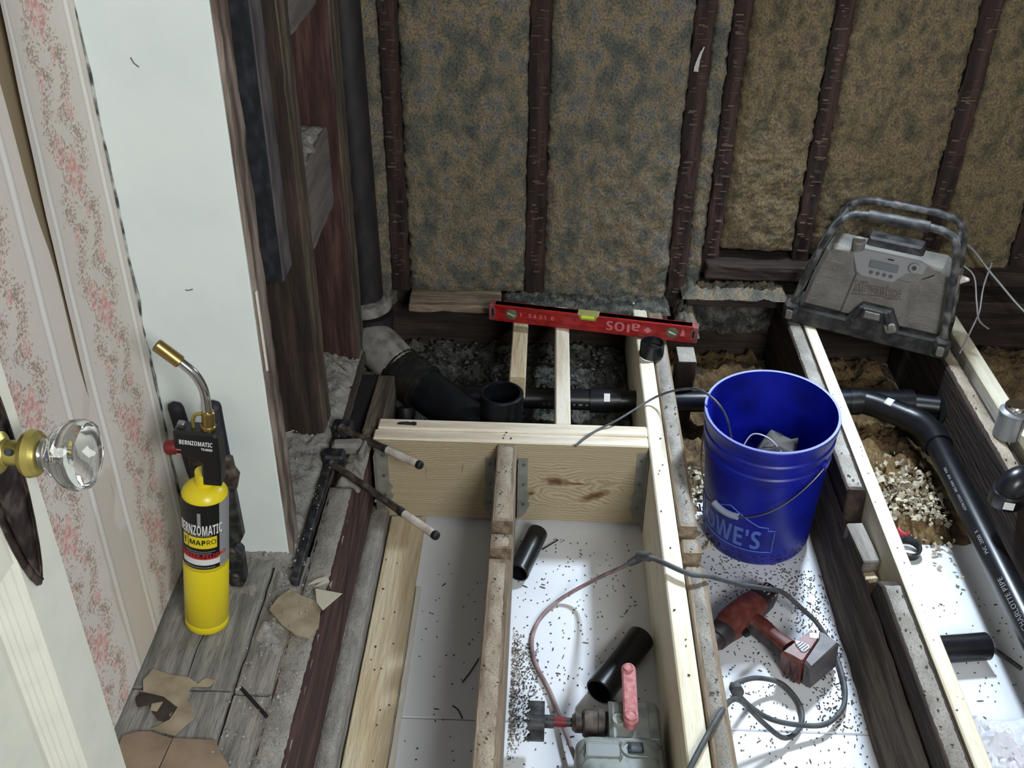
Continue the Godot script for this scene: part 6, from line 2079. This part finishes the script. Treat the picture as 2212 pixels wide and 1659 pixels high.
func papers() -> void:
	slab("board_scrap", [[-0.489, -1.372], [-0.479, -1.403], [-0.460, -1.427], [-0.437, -1.411], [-0.402, -1.396], [-0.391, -1.361], [-0.388, -1.332], [-0.400, -1.303], [-0.422, -1.309], [-0.457, -1.335]], 0.010, 0.004, M["tan_card"], "roundish tan piece of board lying on the old beam", "board")
	slab("paper_scrap", [[-0.412, -1.425], [-0.358, -1.414], [-0.387, -1.369], [-0.402, -1.388]], 0.016, 0.002, M["paper"], "torn white paper triangle on the edge of the dark red beam", "paper", Basis(Vector3(0, 0, 1), 0.0))
	slab("paper_scrap", [[-0.428, -1.436], [-0.416, -1.452], [-0.396, -1.461], [-0.388, -1.446], [-0.414, -1.431], [-0.400, -1.448], [-0.418, -1.440]], 0.014, 0.002, M["paper"], "small curled paper strip just behind the torn white triangle", "paper")
	slab("linoleum_patch", [[-0.672, -1.202], [-0.662, -1.228], [-0.628, -1.216], [-0.595, -1.212], [-0.574, -1.198], [-0.565, -1.212], [-0.544, -1.208], [-0.552, -1.192], [-0.583, -1.190], [-0.586, -1.168], [-0.575, -1.153], [-0.559, -1.126], [-0.582, -1.089], [-0.625, -1.102], [-0.600, -1.121], [-0.594, -1.147], [-0.625, -1.168], [-0.663, -1.177]], 0.004, 0.0015, M["tan_card"], "torn pale flooring paper stuck on the planks beside the wallpaper", "paper")
	slab("tar_patch", [[-0.668, -1.176], [-0.625, -1.168], [-0.594, -1.145], [-0.604, -1.133], [-0.597, -1.118], [-0.617, -1.118], [-0.632, -1.133], [-0.643, -1.150], [-0.662, -1.144], [-0.672, -1.162]], 0.0035, 0.001, mott("tar", ntex("tar", 103, 0.03, [Color(0.17, 0.13, 0.12), Color(0.27, 0.225, 0.20)], 64, 3), Vector3(12, 12, 12), 0.9), "dark brown torn patch inside the pale flooring paper", "patch")
	slab("flooring_chip", [[-0.640, -1.152], [-0.622, -1.157], [-0.626, -1.136], [-0.638, -1.138]], 0.0045, 0.0012, M["tan_card"], "little pale chip in the middle of the dark brown patch", "chip")
	# cardboard with a fold
	var t := wthing("cardboard", "brown folded cardboard lying on the floor at the bottom left", "cardboard", Vector3(-0.57, 0.0, -1.0))
	var y := 0.010
	for k in [[[[-0.664, -1.080], [-0.645, -1.090], [-0.620, -1.091], [-0.581, -1.079], [-0.602, -0.80], [-0.664, -0.80]], 0.0], [[[-0.579, -1.079], [-0.507, -1.078], [-0.500, -1.060], [-0.487, -1.046], [-0.471, -1.026], [-0.46, -0.80], [-0.600, -0.80]], 0.0015]]:
		var poly := PackedVector2Array()
		for p in k[0]:
			poly.append(Vector2(p[0], p[1]))
		var s := S()
		extrude(s, poly, 0.004, 0.001, Transform3D(Basis(Vector3.RIGHT, Vector3(0, 0, 1), Vector3(0, -1, 0)), Vector3(0, y + k[1], 0)))
		obj("flap", s, M["cardboard"], t)
	# saw cut across the narrow board, its shade drawn as a dark strip
	var s := S()
	rbox(s, Vector3(-0.470, -0.0040, -1.170), Vector3(0.084, 0.004, 0.006), 0.0005, Basis(Vector3.UP, -0.78))
	single("saw_cut_shade", s, M["dark"], "dark strip for a shaded diagonal saw cut across the narrow board", "cut")


# ---------------------------------------------------------------- dust, chips and rubble
func debris() -> void:
	# plaster rubble between the opened wall and the beam
	var s := S()
	layer(s, -0.66, -0.462, -2.33, -1.50, 0.000, 0.022, 12, 0.006, 0.03)
	var d: Node = obj("plaster_rubble", s, M["plaster_dust"])
	tag(d, "grey plaster dust and crumbs heaped along the opened wall", "rubble")
	d.set_meta("kind", "stuff")
	s = S()
	layer(s, -0.64, -0.47, -2.40, -2.20, 0.004, 0.035, 14, 0.006, 0.04)
	d = obj("plaster_rubble", s, M["plaster_dust"])
	tag(d, "plaster heap between the second stud and the iron bend", "rubble")
	d.set_meta("kind", "stuff")
	s = S()
	layer(s, -0.51, -0.45, -1.50, -1.22, -0.004, 0.010, 26, 0.005, 0.015, -0.2)
	layer(s, -0.51, -0.45, -1.12, -0.80, -0.006, 0.008, 26, 0.005, 0.015, 0.0)
	d = obj("floor_dust", s, M["plaster_dust"])
	tag(d, "thin plaster dust on the narrow floor board beside the beam", "dust")
	d.set_meta("kind", "stuff")
	s = S()
	layer(s, -0.66, -0.515, -1.52, -1.40, 0.0, 0.008, 26, 0.006, 0.03, -0.3)
	d = obj("floor_dust", s, M["joist_dust"])
	tag(d, "dust on the planks at the foot of the pale wall stub", "dust")
	d.set_meta("kind", "stuff")
	# small crumbs
	var xs := []
	var cols := []
	for i in 420:
		var p := Vector3(R.randf_range(-0.65, -0.45), 0.004, R.randf_range(-2.3, -1.0))
		if p.z > -1.5:
			p.x = R.randf_range(-0.51, -0.40)
		p.y = 0.010 + (0.010 if p.z < -1.55 else 0.0) + 0.004 * R.randf()
		var k := R.randf_range(0.001, 0.0032) * (1.8 if R.randf() < 0.06 else 1.0)
		xs.append(Transform3D(Basis(Vector3(R.randf(), R.randf(), R.randf()).normalized(), R.randf() * TAU).scaled(Vector3(k, k * 0.7, k * R.randf_range(0.8, 1.6))), p))
		var c := R.randf_range(0.22, 0.42)
		cols.append(Color(c, c * 0.97, c * 0.93))
	d = many("plaster_crumbs", crumb(), vcol("crumb_mat", 0.95), xs, cols)
	tag(d, "small pale plaster crumbs scattered left of the dark red beam", "crumbs")
	# sticks in the rubble
	for k in [[Vector3(-0.548, 0.022, -2.26), Vector3(-0.478, 0.020, -2.18), "thin pale splinter lying on the rubble before the second stud"], [Vector3(-0.590, 0.024, -1.895), Vector3(-0.555, 0.026, -1.915), "short white splinter at the foot of the first stud"]]:
		s = S()
		tube(s, [k[0], k[1]], 0.0022, 6)
		tag(obj("splinter", s, M["tan_card"]), k[2], "splinter")
	# rubble in the dark bays behind the header
	s = S()
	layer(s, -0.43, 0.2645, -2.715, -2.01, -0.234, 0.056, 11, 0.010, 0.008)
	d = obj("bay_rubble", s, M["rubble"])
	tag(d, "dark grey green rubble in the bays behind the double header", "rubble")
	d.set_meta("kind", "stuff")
	xs = []
	cols = []
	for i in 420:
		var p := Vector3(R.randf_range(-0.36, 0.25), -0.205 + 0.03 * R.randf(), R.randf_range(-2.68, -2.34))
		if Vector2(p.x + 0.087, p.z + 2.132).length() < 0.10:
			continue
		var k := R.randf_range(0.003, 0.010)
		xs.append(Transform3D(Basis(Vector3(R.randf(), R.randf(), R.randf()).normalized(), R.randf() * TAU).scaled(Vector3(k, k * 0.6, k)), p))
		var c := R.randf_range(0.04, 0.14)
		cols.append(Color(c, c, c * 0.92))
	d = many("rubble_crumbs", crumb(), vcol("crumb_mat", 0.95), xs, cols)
	tag(d, "loose grey crumbs on the dark rubble below the red level", "crumbs")
	# insulation lying in the right bays
	s = S()
	layer(s, 0.348, 0.686, -2.715, -2.05, -0.240, 0.062, 13, 0.010, 0.03)
	d = obj("fallen_insulation", s, M["insulation_brown"])
	tag(d, "brown fallen insulation in the bay behind the blue bucket", "insulation")
	d.set_meta("kind", "stuff")
	s = S()
	layer(s, 0.762, 1.061, -2.715, -1.905, -0.243, 0.060, 12, 0.008, 0.05)
	d = obj("fallen_insulation", s, M["insulation_brown"])
	tag(d, "brown fallen insulation under the wye fitting, between the right joists", "insulation")
	d.set_meta("kind", "stuff")
	s = S()
	layer(s, 1.175, 1.90, -2.715, -1.70, -0.18, 0.070, 12, 0.014, 0.08)
	d = obj("fallen_insulation", s, M["insulation_brown"])
	tag(d, "brown fallen insulation past the farthest right joist", "insulation")
	d.set_meta("kind", "stuff")
	# pale wood flakes
	xs = []
	cols = []
	for i in 900:
		var b := i % 4
		var p := Vector3(R.randf_range(0.775, 1.0), -0.205, -2.0 + R.randfn(0, 0.085))
		if b == 0:
			p = Vector3(R.randf_range(0.36, 0.45), -0.225, R.randf_range(-2.12, -1.86))
		if p.z > -1.93 and p.x > 0.85 and p.x < 0.94:
			p.z -= 0.12
		p.y += 0.028 * R.randf() - (0.04 if p.z > -1.92 else 0.0)
		p.y = maxf(p.y, FLOOR_Y + 0.003)
		var k := R.randf_range(0.003, 0.010)
		xs.append(Transform3D(Basis(Vector3(R.randf_range(-1, 1), 0.4, R.randf_range(-1, 1)).normalized(), R.randf() * TAU).scaled_local(Vector3(k * R.randf_range(0.5, 1.4), k, k * R.randf_range(0.6, 2.2))), p))
		var c := R.randf_range(0.30, 0.62)
		cols.append(Color(c, c * 0.88, c * 0.66))
	d = many("wood_flakes", flake(), vcol("flake_mat", 0.9), xs, cols)
	tag(d, "curled pale wood flakes on the insulation in the right bays", "flakes")
	# black plastic shavings on the white panels
	xs = []
	cols = []
	var put := func(x0: float, x1: float, z0: float, z1: float, count: int, big: float):
		for i in count:
			var p := Vector3(R.randf_range(x0, x1), FLOOR_Y + 0.0012, R.randf_range(z0, z1))
			var k := R.randf_range(0.0008, 0.0024) * (big if R.randf() < 0.08 else 1.0)
			xs.append(Transform3D(Basis(Vector3.UP, R.randf() * TAU).scaled_local(Vector3(k, 0.0011, R.randf_range(0.0007, 0.0014))), p))
			var c := R.randf_range(0.012, 0.10)
			cols.append(Color(c * 1.05, c, c * 0.95))
	put.call(-0.035, 0.24, -1.88, -1.0, 420, 3.0)
	put.call(-0.036, 0.02, -1.55, -1.30, 420, 2.0)
	put.call(-0.24, -0.10, -1.85, -1.0, 60, 4.0)
	put.call(0.36, 0.66, -1.86, -1.05, 620, 2.6)
	put.call(0.58, 0.67, -1.80, -1.35, 520, 2.6)
	put.call(0.40, 0.62, -1.85, -1.70, 220, 2.2)
	put.call(0.77, 1.06, -1.75, -1.25, 150, 3.0)
	d = many("plastic_shavings", chip(), vcol("shaving_mat", 0.7), xs, cols)
	tag(d, "tiny black pipe shavings strewn over the white ceiling panels", "shavings")
	# sawdust drift beside the center joist
	xs = []
	cols = []
	for i in 900:
		var p := Vector3(-0.036 + absf(R.randfn(0, 0.012)), FLOOR_Y + 0.001, R.randf_range(-1.56, -1.28) + R.randfn(0, 0.02))
		var k := R.randf_range(0.0008, 0.0022)
		xs.append(Transform3D(Basis(Vector3.UP, R.randf() * TAU).scaled(Vector3(k, k * 0.5, k)), p))
		var c := R.randf_range(0.12, 0.34)
		cols.append(Color(c, c * 0.8, c * 0.6))
	d = many("sawdust", crumb(), vcol("crumb_mat", 0.95), xs, cols)
	tag(d, "fine brown sawdust drifted along the foot of the center joist", "sawdust")
	# flecks on the joist tops
	xs = []
	cols = []
	for k in [[-0.08, -0.05, 34], [0.31, 0.34, 34], [0.69, 0.725, 40], [-0.34, -0.27, 20], [0.27, 0.295, 12], [0.735, 0.757, 26], [1.07, 1.10, 24]]:
		for i in k[2]:
			var p := Vector3(R.randf_range(k[0], k[1]), 0.0015, R.randf_range(-2.2, -1.0))
			if k[0] == -0.34:
				p.y = -0.2300
			if k[0] == 0.69 and p.z > -1.80 and p.z < -1.52:
				continue
			var q := R.randf_range(0.0007, 0.0020)
			xs.append(Transform3D(Basis(Vector3.UP, R.randf() * TAU).scaled_local(Vector3(q * 1.4, 0.0009, q)), p))
			cols.append(Color(0.03, 0.027, 0.024))
	d = many("dark_flecks", chip(), vcol("shaving_mat", 0.7), xs, cols)
	tag(d, "scattered dark flecks on the tops of the joists", "flecks")
	# a few long curls that can be told apart
	for k in [[Vector3(-0.135, FLOOR_Y + 0.003, -1.435), Vector3(-0.105, FLOOR_Y + 0.003, -1.500), "long dark shaving beside the center joist, in the left bay"], [Vector3(-0.150, FLOOR_Y + 0.003, -1.375), Vector3(-0.128, FLOOR_Y + 0.003, -1.345), "dark straight shaving just behind the panel joint, left bay"], [Vector3(0.024, FLOOR_Y + 0.003, -1.840), Vector3(0.062, FLOOR_Y + 0.006, -1.872), "bent black shaving by the short offcut near the header"]]:
		s = S()
		tube(s, spl([k[0], k[0].lerp(k[1], 0.4) + Vector3(0.003, 0.001, -0.002), k[1]], 4), 0.0014, 6)
		tag(obj("shaving", s, M["abs"]), k[2], "shaving")


func vcol(key: String, rough: float) -> StandardMaterial3D:
	var m := flat_mat(key, Color.WHITE, rough)
	m.vertex_color_use_as_albedo = true
	return m


func crumb() -> ArrayMesh:
	var s := S()
	var p := [Vector3(0.9, 0.1, 0.1), Vector3(-0.8, -0.1, 0.3), Vector3(0.1, 1, 0), Vector3(0, -0.9, 0.2), Vector3(0.1, 0.1, 1), Vector3(-0.1, 0, -1)]
	var l := PackedVector3Array()
	for f in [[0, 2, 4], [4, 2, 1], [1, 2, 5], [5, 2, 0], [4, 3, 0], [1, 3, 4], [5, 3, 1], [0, 3, 5]]:
		for i in f:
			l.append(p[i])
	emit(s, [l], [-1])
	s.generate_normals()
	return s.commit()


func chip() -> ArrayMesh:
	var s := S()
	rbox(s, Vector3.ZERO, Vector3(2, 2, 2), 0.5)
	s.generate_normals()
	return s.commit()


func flake() -> ArrayMesh:
	var s := S()
	var rings := []
	for i in 5:
		var a := -0.9 + 0.45 * i
		rings.append(PackedVector3Array([Vector3(sin(a), cos(a) - 0.7, -0.5), Vector3(sin(a), cos(a) - 0.7, 0.5), Vector3(sin(a) * 0.93, cos(a) * 0.93 - 0.7, 0.5), Vector3(sin(a) * 0.93, cos(a) * 0.93 - 0.7, -0.5)]))
	loft(s, rings, 3, false)
	s.generate_normals()
	return s.commit()
